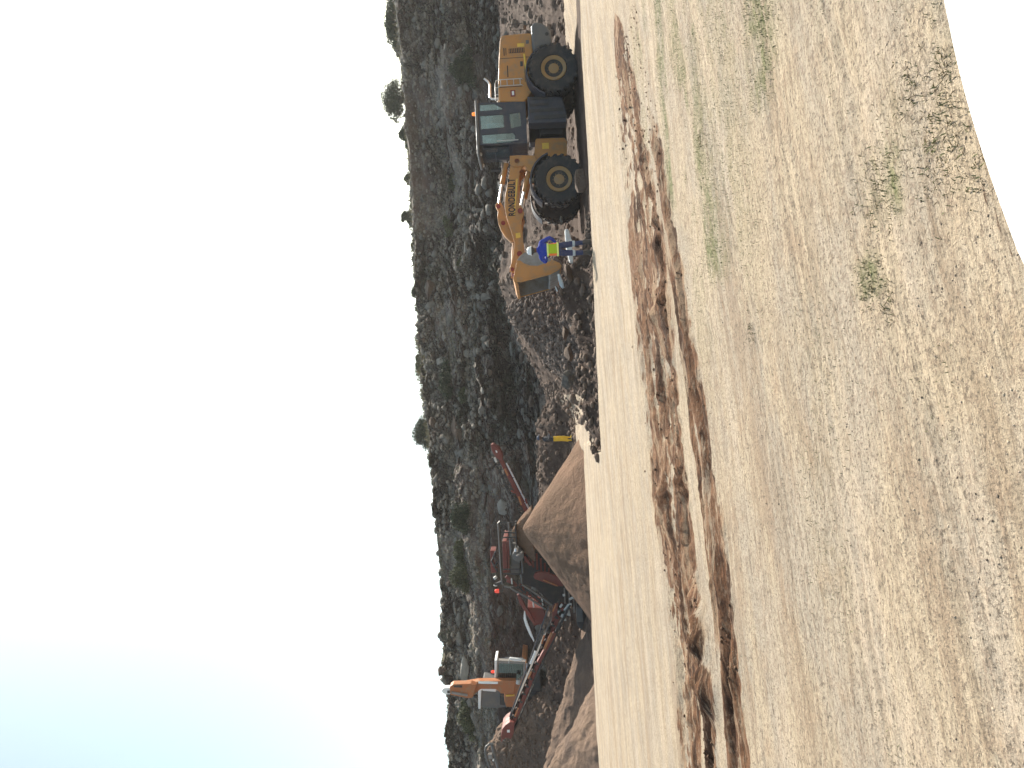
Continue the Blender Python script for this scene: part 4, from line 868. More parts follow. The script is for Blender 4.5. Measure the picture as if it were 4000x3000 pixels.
# cab: white frame with dark glass on the front and sides
mb = MB(); o_ = X_.o
fo = [(p[0] - o_.x, p[1] - o_.z) for p in wpoly(r6, [(835, 675), (575, 662), (560, 690), (558, 835), (790, 852), (830, 800)], 42.2)]
fi = [(p[0] - o_.x, p[1] - o_.z) for p in wpoly(r6, [(815, 697), (598, 690), (585, 705), (583, 828), (770, 843), (812, 790)], 42.2)]
holed(mb, fo, [fi], -1.32, -1.22); holed(mb, fo, [fi], -1.0, -.97)
for a, b in ((0, 1), (1, 2), (2, 3)):
    mb.prism([fo[a], fo[b], (fo[b][0] * .94 + fi[b][0] * .06, fo[b][1] * .94 + fi[b][1] * .06), (fo[a][0] * .94 + fi[a][0] * .06, fo[a][1] * .94 + fi[a][1] * .06)], -1.22, -1.0)
ec = mb.build('cab', M['worn'], X_.E, .015); X_.pr('cab_roof', 'white', r6, [(574, 660), (550, 664), (550, 836), (566, 836)], 42.1, 43.6, ec)
mb = MB(); mb.prism(fi, -1.28, -1.27); mb.build('windscreen', M['darkglass'], ec)
mb = MB(); mb.box((sum(p[0] for p in fi) / len(fi), -1.12, min(p[1] for p in fi) + .4), (.4, .1, .5)); mb.box((sum(p[0] for p in fi) / len(fi), -1.05, min(p[1] for p in fi) + .9), (.45, .12, .6)); mb.build('seat', M['black'], ec, .05)
mb = MB(); mb.prism([(p[0] * 1.0, p[1]) for p in fi], -1.0, -.3); mb.build('rear_panel', M['charcoal'], ec)
mb = MB()
for k in range(12):
    f = (k + .5) / 12; z = min(p[1] for p in fi) * (1 - f) + max(p[1] for p in fi) * f; xa = min(p[0] for p in fi) + .05; xb_ = max(p[0] for p in fi) - .05; mb.tube([(xa, -1.36, z), (xb_, -1.36, z)], .010, 5)
mb.build('cab_guard', M['black'], ec)
X_.pr('cab_step', 'white', r6, [(800, 655), (690, 640), (685, 655), (740, 672), (800, 668)], 42.0, 42.2)
X_.tb('cab_rail', 'rail', r6, [[(840, 660), (800, 648), (690, 645), (680, 690)], [(845, 690), (845, 830)]], 42.1, .03)
mb = MB(); b_ = X_.q(r6, (548, 768), 42.8); mb.tube([b_, b_ + Vector((0, 0, .12)), b_ + Vector((0, 0, .2))], [.08, .08, .05], 12); mb.build('beacon', M['redlens'], X_.E)
# boom rising towards the viewer, stick and tip
bo = X_.pr('boom', 'orange', r6, [(745, 858), (600, 856), (400, 860), (275, 880), (268, 930), (275, 1005), (330, 1015), (380, 965), (420, 930), (565, 932), (610, 972), (735, 975)], 41.6, 42.15, None, .05)
st = X_.pr('stick', 'orange', r6, [(272, 882), (165, 885), (135, 905), (140, 985), (200, 995), (300, 1015), (345, 1010), (380, 900), (330, 880)], 41.0, 41.55, None, .04)
X_.pr('tip_cap', 'white', r6, [(140, 918), (75, 920), (60, 940), (65, 965), (100, 980), (140, 978)], 41.05, 41.5, st, .04)
X_.pr('slot', 'black', r6, [(250, 895), (170, 897), (172, 912), (250, 915)], 40.97, 41.01, st, 0); X_.pr('slot', 'black', r6, [(135, 945), (110, 945), (112, 968), (135, 968)], 41.0, 41.06, st, 0)
X_.tb('cylinder', 'chrome', r6, [[(580, 870), (400, 866)]], 41.5, .07, bo); X_.tb('cylinder', 'worn', r6, [[(150, 960), (300, 985)]], 40.95, .07, st)
X_.tb('pivot_pin', 'black', r6, [[(372, 985), (376, 1000)]], 41.4, .12, bo); X_.tb('work_lamp', 'rail', r6, [[(772, 850), (765, 880)]], 41.5, .12, bo)

# ------------------------------------------------------------------ tracked screening machine
sb_ = P(2290, 2200, 38)
S_ = Mach('screening_machine', sb_.x, 38.0, -0.1, 'dark red mobile screening machine with two raised conveyors and walkway rails, behind the sand heap', 'screening machine')
def cbeam(name, mat, conv, a, b, d, w_, h, off=0.0, parent=None, depth0=None, bevel=.01):
    """a straight beam of width w_ (towards the viewer) and height h along the line a-b"""
    p, q = S_.q(conv, a, d), S_.q(conv, b, d); ax = (q - p); ln = ax.length; ax.normalize(); up = Vector((-ax.z, 0, ax.x)); up = up if up.z > 0 else -up
    m = Matrix(((ax.x, 0, up.x, p.x + up.x * off), (0, 1, 0, p.y), (ax.z, 0, up.z, p.z + up.z * off), (0, 0, 0, 1)))
    mb = MB(m); mb.box((ln / 2, w_ / 2, 0), (ln, w_, h)); return mb.build(name, M[mat], parent or S_.E, bevel), m, ln
# left conveyor
lc, m, ln = cbeam('left_conveyor', 'red', r6, (1180, 175), (700, 1300), 36.3, .06, .16)
lc.name = 'conveyor'
mb = MB(m); mb.box((ln / 2, .85, 0), (ln, .06, .16)); 
for k in range(14): mb.box((ln * (k + .5) / 14, .45, -.05), (.05, .84, .06))
mb.build('far_beam', M['red'], lc)
mb = MB(m); mb.box((ln / 2, .45, .22), (ln + .3, .62, .03)); mb.box((ln / 2, .45, -.22), (ln + .2, .62, .02)); mb.build('belt', M['rubber'], lc)
mb = MB(m)
for k in range(16):
    x = ln * (k + .4) / 16; mb.tube([(x, -.04, .13), (x, .9, .13)], .05, 8); mb.box((x, -.05, .10), (.07, .05, .2))
mb.build('idler', M['black'], lc)
cbeam('skirt', 'charcoal', r6, (1050, 170), (690, 1190), 36.25, .05, .07, 0, lc); cbeam('hydraulic_pipe', 'black', r6, (1240, 170), (905, 880), 36.2, .08, .10, 0, lc)
for a, b in (((1118, 140), (1088, 212)), ((1010, 430), (985, 510)), ((890, 770), (862, 835)), ((770, 1105), (738, 1185))): cbeam('flap', 'orange', r6, a, b, 36.15, .04, .07, 0, lc)
cbeam('side_label', 'white', r6, (930, 575), (880, 700), 36.12, .03, .1, 0, lc)
hp_ = S_.pr('head_plate', 'red', r6, [(735, 1240), (690, 1235), (650, 1262), (620, 1300), (608, 1370), (610, 1425), (650, 1380), (700, 1395), (725, 1340)], 36.1, 37.3, lc, .03)
S_.pr('maker_plate', 'white', r6, [(665, 1308), (690, 1308), (690, 1330), (665, 1330)], 36.07, 36.1, hp_, 0)
S_.tb('pulley', 'black', r6, [[35.95, (640, 1400), (640, 1400.1)]], 36, .1, hp_)
cbeam('support_ram', 'red', r6, (1108, 410), (955, 690), 36.0, .3, .16, 0, lc); cbeam('ram_cover', 'orange', r6, (1080, 408), (1010, 560), 35.95, .06, .12, 0, lc)
S_.tb('strut', 'black', r6, [[(1250, 150), (1110, 410)], [(1225, 200), (1100, 420)]], 36.1, .04, lc)
# right conveyor
rc, m, ln = cbeam('conveyor', 'red', r5, (545, 290), (800, 800), 38.0, .06, .15)
mb = MB(m); mb.box((ln / 2, .8, 0), (ln, .06, .15)); mb.build('far_beam', M['red'], rc)
mb = MB(m); mb.box((ln / 2, .42, .34), (ln + .1, .55, .05)); mb.build('belt', M['rubber'], rc)
mb = MB(m)
for k in range(12): x = ln * (k + .5) / 12; mb.tube([(x, .02, .30), (x, .8, .30)], .045, 6); mb.box((x, .0, .2), (.05, .04, .26))
mb.build('idler', M['black'], rc)
mb = MB(m); mb.tube([(.5, -.06, -.22), (ln * .78, -.06, -.22)], .045, 8); mb.tube([(ln * .8, -.06, -.2), (ln * 1.0, -.06, -.2)], .05, 8); mb.build('pipe', M['chrome'], rc)
S_.pr('head_plate', 'red', r5, [(478, 192), (498, 190), (550, 225), (575, 270), (582, 322), (545, 322), (512, 290), (488, 240)], 37.8, 38.9, rc, .03)
S_.pr('maker_plate', 'white', r5, [(520, 243), (532, 243), (538, 262), (526, 262)], 37.76, 37.79, rc, 0)
cbeam('flap', 'orange', r5, (600, 400), (628, 460), 37.85, .04, .09, 0, rc); cbeam('flap', 'orange', r5, (720, 640), (745, 715), 37.85, .04, .09, 0, rc)
cbeam('return_roller', 'rail', r5, (512, 305), (528, 345), 37.85, .1, .1, 0, rc)
S_.tb('strut', 'red', r5, [[(655, 590), (690, 610)]], 37.9, .05, rc); S_.tb('strut', 'red', r5, [[(780, 660), (790, 700)]], 37.9, .05, rc)
# body
S_.pr('chassis', 'black', r8, [(1420, 1000), (1180, 900), (900, 560), (640, 560), (600, 760), (620, 1090), (800, 1150), (1020, 1370), (1180, 1500), (1240, 1480), (1280, 1300)], 38.0, 40.2)
S_.pr('side_panel', 'grey', r8, [(485, 700), (485, 970), (600, 975), (600, 760), (560, 700)], 37.4, 40.0)
sc1 = S_.pr('screen_box', 'red', r8, [(372, 545), (385, 955), (440, 950), (428, 545)], 37.2, 40.0)
S_.pr('lower_beam', 'red', r8, [(436, 545), (446, 950), (466, 948), (458, 545)], 37.1, 37.2, sc1)
S_.pr('chute', 'red', r8, [(215, 665), (225, 960), (300, 950), (262, 880), (235, 800), (262, 740), (285, 668)], 39.0, 40.0)
S_.tb('brace', 'black', r8, [[(290, 670), (235, 800), (310, 940)], [(270, 740), (320, 800), (262, 880)]], 38.9, .05)
mb = MB()
for k in range(7):
    x = 660 + k * 52; a = S_.q(r8, (x, 520 + k * 62), 37.6); b = S_.q(r8, (x + 10, 820 + k * 30), 37.6); mb.box(((a.x + b.x) / 2, a.y, (a.z + b.z) / 2), (abs(a.x - b.x), .12, .10))
mb.build('rib', M['red'], S_.E)
hpw = S_.pr('hopper_wing', 'red', r8, [(775, 1000), (795, 960), (850, 940), (960, 955), (1180, 1040), (1160, 1130), (1060, 1130), (930, 1085), (790, 1035)], 36.8, 37.0)
cbeam('lit_wing_edge', 'orange', r8, (900, 1048), (1090, 1128), 36.7, .08, .05, 0, hpw)  # lit rim of the red wing, its light painted as an orange strip
S_.pr('feed_chute', 'red', r8, [(648, 745), (665, 730), (760, 860), (720, 865), (690, 820)], 36.9, 37.3)
S_.tb('drum', 'worn', r8, [[36.2, (600, 715), (590, 700)]], 36.2, .2)
mb = MB(); c_ = S_.q(r8, (580, 715), 36.6); mb.tube([c_ + Vector((0, -.3, 0)), c_ + Vector((0, 1.0, 0))], .28, 18); dr = mb.build('drum', M['grey'], S_.E, .02)
fb, m, ln = cbeam('belt', 'rubber', r8, (560, 640), (540, 330), 36.4, 1.1, .06)
S_.tb('chrome_roller', 'chrome', r8, [[(552, 640), (552, 680)]], 36.2, .09)
# railings
S_.tb('guard_rail', 'raildark', r8, [[(345, 285), (318, 310), (330, 500), (352, 880), (370, 1090), (385, 1110)], [(452, 298), (462, 425)], [(468, 505), (487, 712)], [(395, 1125), (470, 1140), (510, 1135)]], 36.6, .045)
S_.tb('guard_rail', 'black', r8, [[(340, 300), (332, 310), (345, 500), (366, 880), (382, 1090)], [(335, 300), (560, 300)], [(352, 500), (560, 488)], [(365, 910), (600, 905)], [(372, 968), (640, 968)], [(340, 330), (440, 410)], [(352, 430), (560, 435)], [(400, 1135), (620, 1150)], [(500, 1010), (505, 1100)]], 36.7, .035)
S_.tb('walkway_rail', 'raildark', r8, [[(597, 765), (600, 820)], [(625, 770), (640, 960)], [(618, 975), (628, 1095)]], 36.6, .045)
# stairs with two handrails
sa = S_.tb('handrail', 'raildark', r8, [[(478, 1150), (590, 1215), (700, 1275), (820, 1350), (935, 1425)], [(628, 1105), (720, 1165), (870, 1265), (1015, 1368)]], 36.4, .05)
S_.tb('handrail', 'black', r8, [[(490, 1145), (945, 1420)], [(640, 1100), (1025, 1362)], [(560, 1130), (680, 1225)], [(660, 1150), (960, 1390)]], 36.5, .04)
mb = MB()
for k in range(9):
    f = k / 8; a = S_.q(r8, (500 + 420 * f, 1160 + 250 * f), 36.5); b = S_.q(r8, (640 + 370 * f, 1110 + 250 * f), 36.5)
    if k % 2 == 0: mb.tube([a, b], .03, 6)
    mb.box(tuple((a + b) / 2 + Vector((0, .45, 0))), (.28, .7, .04))
st_ = mb.build('stairs', M['black'], S_.E)
cbeam('stringer', 'red', r8, (420, 1000), (700, 1250), 36.7, .06, .16, 0, st_); cbeam('stringer', 'red', r8, (590, 1110), (920, 1370), 36.7, .06, .18, 0, st_); cbeam('stringer', 'red', r8, (430, 1060), (540, 1110), 36.7, .06, .1, 0, st_)
S_.tb('post', 'rail', r8, [[(768, 1290), (780, 1400)], [(885, 1290), (898, 1380)], [(490, 1030), (500, 1100)]], 36.5, .035)
fw = S_.pr('feeder_wing', 'red', r8, [(562, 1240), (590, 1232), (625, 1290), (680, 1400), (740, 1480), (800, 1600), (760, 1600), (690, 1500), (600, 1360)], 37.0, 37.2)
S_.pr('feeder_body', 'red', r8, [(700, 1400), (900, 1420), (930, 1500), (880, 1620), (780, 1640), (720, 1500)], 37.4, 39.6)
S_.pr('rubber_flap', 'white', r6, [(822, 210), (832, 215), (845, 290), (880, 380), (918, 480), (912, 492), (870, 420), (835, 340), (818, 280)], 36.7, 36.85, fw, .01)
S_.pr('tail_plate', 'red', r8, [(1020, 1440), (1040, 1370), (1100, 1350), (1090, 1440), (1060, 1560), (1010, 1600)], 36.4, 36.6)
S_.pr('light_plate', 'rail', r8, [(1095, 1470), (1110, 1440), (1130, 1450), (1190, 1500), (1260, 1520), (1240, 1420), (1180, 1460), (1150, 1530), (1105, 1510)], 36.3, 36.5)
S_.tb('light_pipe', 'rail', r8, [[(1120, 1400), (1150, 1360)], [(1175, 1440), (1230, 1370), (1270, 1360)], [(1170, 1560), (1200, 1560)], [(1155, 1245), (1185, 1240)], [(1240, 1300), (1330, 1250)]], 36.3, .06)
S_.pr('power_box', 'grey', r8, [(1335, 1430), (1345, 1405), (1410, 1410), (1420, 1590), (1350, 1595), (1338, 1560)], 36.8, 38.0)
S_.pr('track', 'black', r8, [(1480, 1080), (1380, 1060), (1340, 1130), (1340, 1640), (1390, 1700), (1480, 1700)], 37.2, 37.8, None, .1)
S_.tb('exhaust', 'black', r8, [[(300, 1100), (268, 1100)], [(330, 1110), (325, 1075)], [(395, 1065), (300, 1100)]], 36.8, .09); S_.tb('work_lamp', 'rail', r8, [[(285, 1110), (283, 1125)], [(270, 1005), (290, 1030)]], 36.8, .09)
mb = MB(); b_ = S_.q(r8, (330, 1190), 36.8); mb.tube([b_, b_ + Vector((0, 0, .14)), b_ + Vector((0, 0, .22))], [.1, .1, .06], 12); mb.build('beacon', M['redlens'], S_.E); S_.tb('beacon_stalk', 'black', r8, [[(332, 1190), (372, 1190), (385, 1130)]], 36.8, .03)
for k in range(3):
    a = S_.q(r8, (1180 + 60 * k, 1250 + 60 * k), 37.9); mb = MB(); mb.box(a, (.8, .05, .08)); mb.build('ledge_bar', M['worn'], S_.E)
# sand lying on the machine's fines belt
pb = P(*r8(640, 450), 36.9); h_, _ = heap('belt_sand', pb.x, 36.95, P(*r8(518, 430), 36.9).z + .1, 1.25, .62, M['sand'], 17, 'brown sand heaped on the short belt of the screening machine', 'sand load', z0=pb.z - .5, flat=.35, lump=.06, n=40)

# ------------------------------------------------------------------ grey conveyor tip at the left edge
G_ = Mach('conveyor_tip', P(1960, 2950, 40).x, 40.0, 2.0, 'grey looped frame end of another conveyor cut off by the left edge', 'conveyor')
r9 = lambda x, y: (1800 + x / 6.635, 2750 + y / 6.635)
G_.tb('tip_frame', 'grey', r9, [[(820, 1060), (860, 1250), (910, 1420), (980, 1660), (1060, 1900)]], 40.0, .10); G_.tb('loop_pipe', 'grey', r9, [[(840, 1040), (740, 1040), (660, 1110), (635, 1200), (650, 1330), (700, 1500), (760, 1700), (820, 1900)]], 40.0, .07)
G_.tb('roller', 'worn', r9, [[(720, 1350), (820, 1340)]], 40.0, .16); G_.tb('roller', 'chrome', r9, [[(825, 1440), (860, 1450)]], 39.9, .07)
G_.pr('leg', 'grey', r9, [(1060, 1880), (900, 1840), (900, 2000), (2300, 2100), (2300, 2000)], 40.0, 40.2)
# ------------------------------------------------------------------ white vehicle beside the photographer
V_ = empty('parked_car', (1.0, -0.2, 0.02), 'white car whose blank rounded bonnet corner fills the lower right', 'car')
cc = [P(3692, -60, 1.13), P(3692, 0, 1.13), P(3725, 163, 1.12), P(3770, 362, 1.105), P(3834, 579, 1.08), P(3915, 814, 1.05), P(4000, 1031, 1.0)]
def onz(V, Y, z):
    r = ray(V, Y); t = (z - CAMZ) / r.z; return CAM + r * t
edge = [onz(V, Y, 0.98) for V, Y in ((3640, -260), (3692, 0), (3725, 163), (3770, 362), (3834, 579), (3915, 814), (4005, 1040), (4120, 1330))]
# plan outline of the bonnet's rim: the photographed front-left corner, mirrored for the other side
xs = [p.x for p in edge]; cxm = 0.98
left = [(p.x - 1.0, p.y + .2) for p in edge][::-1]
last = left[0]
front = left + [(cxm - 1.0, left[-1][1] + .05)]
outl = front + [(2 * (cxm - 1.0) - x, y) for x, y in front[:-1][::-1]]
halfw = abs(outl[0][0] - (cxm - 1.0)); back = -1.0
rim_pts = [(outl[0][0] - .03, back)] + [(outl[0][0] - .02, -0.1)] + outl + [(outl[-1][0] + .02, -0.1), (outl[-1][0] + .03, back)]
def loft(levels):
    vs, fs = [], []; n = len(rim_pts); cx_ = cxm - 1.0
    for (inset, z, zb) in levels:
        for x, y in rim_pts:
            dx = x - cx_; sx = (abs(dx) - inset) / max(abs(dx), 1e-3) if abs(dx) > inset else 0.0; f_ = max(0, (y + .1) / (left[-1][1] + .15)); yy = y - inset * f_
            fr = (y - back) / (left[-1][1] + .05 - back); vs.append((cx_ + dx * sx, yy, z + (zb - z) * (1 - fr)))
    for l in range(len(levels) - 1):
        for i in range(n - 1): fs.append((l * n + i, l * n + i + 1, (l + 1) * n + i + 1, (l + 1) * n + i))
    return vs, fs, n
vs, fs, n = loft([(0.02, .30, .30), (0.0, .45, .45), (-.015, .62, .64), (-.005, .82, .86), (0.0, .93, .98), (.008, .965, 1.02), (.03, .985, 1.05), (.10, 1.0, 1.07), (.35, 1.02, 1.10), (.6, 1.03, 1.11), (.80, 1.03, 1.115)])
mb = MB(); mb.add(vs, fs); t0_ = (len(vs) // n - 1) * n; mb.add(vs[t0_:], [tuple(range(n))]); bd = mb.build('bonnet', M['carwhite'], V_, 0, True); s_ = bd.modifiers.new('s', 'SUBSURF'); s_.levels = 2; s_.render_levels = 2
yb_ = back; cx_ = cxm - 1.0
mb = MB(); mb.prism([(yb_ + .02, .3), (yb_ + .02, 1.06), (yb_ - .75, 1.62), (yb_ - 1.2, 1.70), (yb_ - 2.3, 1.68), (yb_ - 3.0, 1.1), (yb_ - 3.1, .35)], cx_ - .80, cx_ + .80, None, 'x'); bodyc = mb.build('body', M['carwhite'], V_, .09)
mb = MB(); mb.prism([(yb_ - .03, 1.115), (yb_ - .70, 1.61), (yb_ - .72, 1.63), (yb_ - .05, 1.14)], cx_ - .68, cx_ + .68, None, 'x'); mb.build('windscreen', M['black'], V_, .01)
for sg in (-1, 1):
    mb = MB(); mb.prism([(yb_ - .35, 1.12), (yb_ - .8, 1.5), (yb_ - 2.2, 1.52), (yb_ - 2.7, 1.14)], cx_ + sg * .795, cx_ + sg * .81, None, 'x'); mb.build('side_window', M['black'], V_)
    for yy in (.35, yb_ - 2.3):
        m_ = Matrix.Translation((cx_ + sg * .80, yy, .31)) @ Matrix.Rotation(R(90), 4, 'Z'); t_ = tyre_mb(.31, .2, m_, 26).build('tyre', M['rubber'], V_, 0, True); rim_mb(.34, .2, m_, -sg).build('rim', M['chrome'], t_, 0, True)
    mb = MB(); mb.ico((cx_ + sg * .5, left[-1][1] - .04, .74), (.17, .07, .10), 2); mb.build('headlight', M['chrome'], V_, 0, True)
mb = MB(); mb.box((cx_, left[-1][1] + .03, .55), (.7, .05, .2)); mb.build('grille', M['black'], V_, .02)

# ------------------------------------------------------------------ rocks
rng = random.Random(4)
def rock_mesh(seed, flat=0.75, cuts=9, sub=1):
    r = random.Random(seed); bm = bmesh.new()
    for k in range(15):
        v = Vector((r.gauss(0, 1), r.gauss(0, 1), r.gauss(0, 1))).normalized(); v = Vector((v.x, v.y * .85, v.z * flat)) * (0.85 + .25 * r.random()); bm.verts.new(v)
    g = bmesh.ops.convex_hull(bm, input=bm.verts); bmesh.ops.delete(bm, geom=[e for e in g['geom_interior'] if isinstance(e, bmesh.types.BMVert)], context='VERTS')
    bmesh.ops.bevel(bm, geom=list(bm.edges), offset=.035, segments=1, affect='EDGES')
    bmesh.ops.triangulate(bm, faces=bm.faces[:])
    if sub: bmesh.ops.subdivide_edges(bm, edges=bm.edges[:], cuts=1, use_grid_fill=True)
    co = np.array([v.co[:] for v in bm.verts]); d = fbm(co * 1.6 + seed * 3.1, 3, seed) * .11 + fbm(co * 5 + seed, 2, seed + 5) * .035
    for v, q in zip(bm.verts, d): v.co *= 1 + float(q)
    me = bpy.data.meshes.new('rock'); bm.to_mesh(me); bm.free()
    for p in me.polygons: p.use_smooth = True
    me.set_sharp_from_angle(angle=R(28)); return me
protos = {k: [] for k in ('rock', 'rockbrown', 'rockpale')}
for k in protos:
    for s in range(7):
        me = rock_mesh(s * 3 + len(k), .62 + .05 * s); me.materials.append(M[k]); protos[k].append(me)
def rock(name, loc, size, mat='rock', label=None, cat='boulder', group=None, rot=None, idx=None):
    me = rng.choice(protos[mat]) if idx is None else protos[mat][idx]; o = bpy.data.objects.new(name, me); C.objects.link(o)
    o.location = loc; o.scale = size if isinstance(size, tuple) else (size, size * (.8 + .3 * rng.random()), size * (.65 + .3 * rng.random()))
    o.rotation_euler = rot if rot else (rng.uniform(-.3, .3), rng.uniform(-.3, .3), rng.random() * 6); return tag(o, label, cat, group)
def rock_at(VY, wpx, hpx, mat, label, name='boulder', sink=.25, idx=None, d=None, cat='boulder', rot=None):
    V, Y = VY
    if d is None:
        h = hit(V, Y); q = h[0]
    else: q = P(V, Y, d)
    k = (q - CAM).length / F; w_, h_ = wpx * k / 2, hpx * k / 2
    o = rock(name, q, (w_ * 1.05, max(w_, h_) * .9, h_ * 1.15), mat, label, cat, None, rot or (0, 0, rng.uniform(-.5, .5)), idx); o.location.y += max(w_, h_) * .1 * (1 if d is None else 0); return o
BIG = [(r4(440, 1360), 95, 78, 'rockbrown', 'huge square brown boulder high on the face right of the conveyor head'),
       (r4(215, 1310), 62, 44, 'rockbrown', 'round brown boulder near the rim above the huge square boulder'),
       (r4(190, 85), 80, 62, 'rockbrown', 'large smooth rounded boulder just under the rim above the raised bucket'),
       (r4(200, 235), 50, 50, 'rock', 'grey boulder left of the large smooth rounded boulder under the rim'),
       (r4(300, 738), 38, 46, 'rockpale', 'pale blocky boulder alone on the upper slope at the middle'),
       (r4(430, 822), 30, 30, 'rockpale', 'pale flat stone on the ledge under the lone blocky boulder'),
       (r4(412, 482), 34, 18, 'rockpale', 'thin pale slab lying on the upper ledge'),
       (r4(320, 505), 40, 16, 'rockpale', 'narrow whitish stone on the upper slope left of the bucket'),
       (r4(560, 22), 34, 34, 'rockpale', 'pale rounded stone at the ledge end directly above the bucket'),
       (r4(610, 262), 62, 30, 'rockpale', 'long pale slab perched on the middle ledge'),
       (r4(708, 150), 42, 40, 'rock', 'grey round boulder below the middle ledge above the gravel heap'),
       (r4(945, 612), 72, 26, 'rockpale', 'long smooth pale slab at the top of the brown spoil slope'),
       (r4(1140, 830), 60, 44, 'rockbrown', 'brown boulder half buried in the spoil slope at its middle'),
       (r4(1050, 690), 56, 34, 'rockbrown', 'brown rock under the long smooth pale slab'),
       (r4(1130, 1110), 50, 30, 'rockbrown', 'brown rock at the left end of the spoil slope crest'),
       (r4(1095, 1600), 76, 34, 'rockbrown', 'lumpy brown rocks beside the foot of the right conveyor'),
       (r5(585, 730), 72, 44, 'rockpale', 'pale wedge-shaped boulder between the right conveyor and the walkway rails'),
       (r5(200, 100), 70, 60, 'rockbrown', 'brown boulder on the face up and right of the conveyor head'),
       (r5(362, 120), 48, 18, 'rockpale', 'bright narrow slab above the right conveyor head'),
       (r2(380, 752), 50, 38, 'rockpale', 'pale round boulder standing just above the loader rocker arm'),
       (r2(500, 515), 40, 34, 'rockpale', 'pale boulder behind the loader lettering'),
       (r2(205, 1425), 60, 38, 'rockpale', 'pale triangular boulder above the bucket edge'),
       (r2(165, 1110), 54, 24, 'rockpale', 'pale oval stone on the ledge above the boom'),
       (r2(235, 1560), 34, 26, 'rockpale', 'small pale stone next to the pale triangular boulder'),
       (r6(225, 440), 75, 42, 'rockpale', 'big pale angular boulder near the rim right of the excavator cab'),
       (r6(230, 300), 60, 36, 'rock', 'grey boulder right of the big pale angular one near the rim'),
       (r6(270, 750), 100, 36, 'rockpale', 'long pale angular block on the rim behind the excavator boom'),
       (r6(600, 210), 42, 36, 'rock', 'grey round boulder on the bare face above the feeder'),
       (r6(440, 1370), 36, 34, 'rock', 'grey flat boulder on the face near the left edge'),
       (r3(830, 990), 60, 24, 'rockpale', 'pale slab leaning on the ledge above the cab'),
       (r3(890, 950), 46, 34, 'rock', 'grey block on the ledge behind the loader handrail'),
       (r3(1010, 1010), 52, 40, 'rock', 'grey block between the loader cab and the ledge'),
       (r3(800, 1200), 44, 20, 'rock', 'flat grey stone on the ledge above the beacon')]
for VY, w_, h_, mt, lb in BIG:
    h = hit(*VY)
    if h is None: continue
    rock_at(VY, w_ * 1.12, h_ * 1.12, mt, lb)
# stones on the yard side of the face
rock_at(r2(1105, 1345), 104, 46, 'rockbrown', 'big rough brown boulder on the ground under the bucket tip', d=22.6, idx=3)
rock_at(r4(1470, 675), 66, 52, 'rockbrown', 'brown domed boulder behind the clod bank at the middle', d=24.2, idx=2)
rock_at(r4(1470, 905), 84, 62, 'rock', 'grey-green boulder with a bright top edge behind the clod bank', d=24.0, idx=5)
rock_at(r4(1640, 1165), 46, 34, 'rockbrown', 'dark brown lump low in the clod bank', d=22.2, idx=1)
rock_at(r4(1715, 1560), 44, 28, 'rockbrown', 'dark lump at the left end of the clod bank near the pale path', d=21.6, idx=4)
rock_at(r4(1440, 480), 60, 40, 'rockbrown', 'brown stone right of the brown domed boulder', d=25.0, idx=0)
rock_at(r4(1530, 440), 50, 40, 'rock', 'grey stone in front of the brown stone behind the clod bank', d=24.2, idx=6)
rock_at(r2(1050, 845), 26, 24, 'rockpale', 'small pale stone just left of the front tyre', d=23.6, idx=1)
def slab(name, conv, pts, d, th, mat, label, cat='slab'):
    q = [P(*conv(*p), d) for p in pts]; c = sum(q, Vector()) / len(q); mb = MB(); mb.prism([(a.x - c.x, a.z - c.z) for a in q], 0, th)
    me_o = mb.build(name, M[mat], None, .02); me_o.location = (c.x, d, c.z); return tag(me_o, label, cat)
def roughen(o, amt=.02, seed=0):
    s = o.modifiers.new('r', 'REMESH'); s.mode = 'VOXEL'; s.voxel_size = .022
    t = bpy.data.textures.get('stone_rough') or bpy.data.textures.new('stone_rough', 'CLOUDS'); t.noise_scale = .1; dd = o.modifiers.new('d', 'DISPLACE'); dd.texture = t; dd.strength = amt; dd.texture_coords = 'GLOBAL'
roughen(slab('limestone_slab', r2, [(1080, 935), (1115, 930), (1150, 1050), (1160, 1250), (1125, 1235), (1095, 1110)], 22.6, .28, 'rockwhite', 'long white stone slab lying behind the legs of the man in blue'))
roughen(slab('limestone_slab', r2, [(1012, 1345), (1040, 1350), (1082, 1480), (1060, 1492), (1030, 1440)], 23.4, .22, 'rockwhite', 'short white stone slab below the bucket mouth'))
roughen(slab('limestone_slab', r2, [(985, 1460), (998, 1465), (1020, 1510), (1008, 1515)], 23.8, .12, 'rockwhite', 'smallest white chip lying left of the short white slab'))
roughen(slab('stone_block', r2, [(1185, 378), (1255, 372), (1272, 430), (1280, 545), (1262, 572), (1205, 578), (1180, 520), (1174, 430)], 21.9, .36, 'rockbrown', 'squared brown stone block standing at the pad edge before the front tyre', 'stone block'), .03)
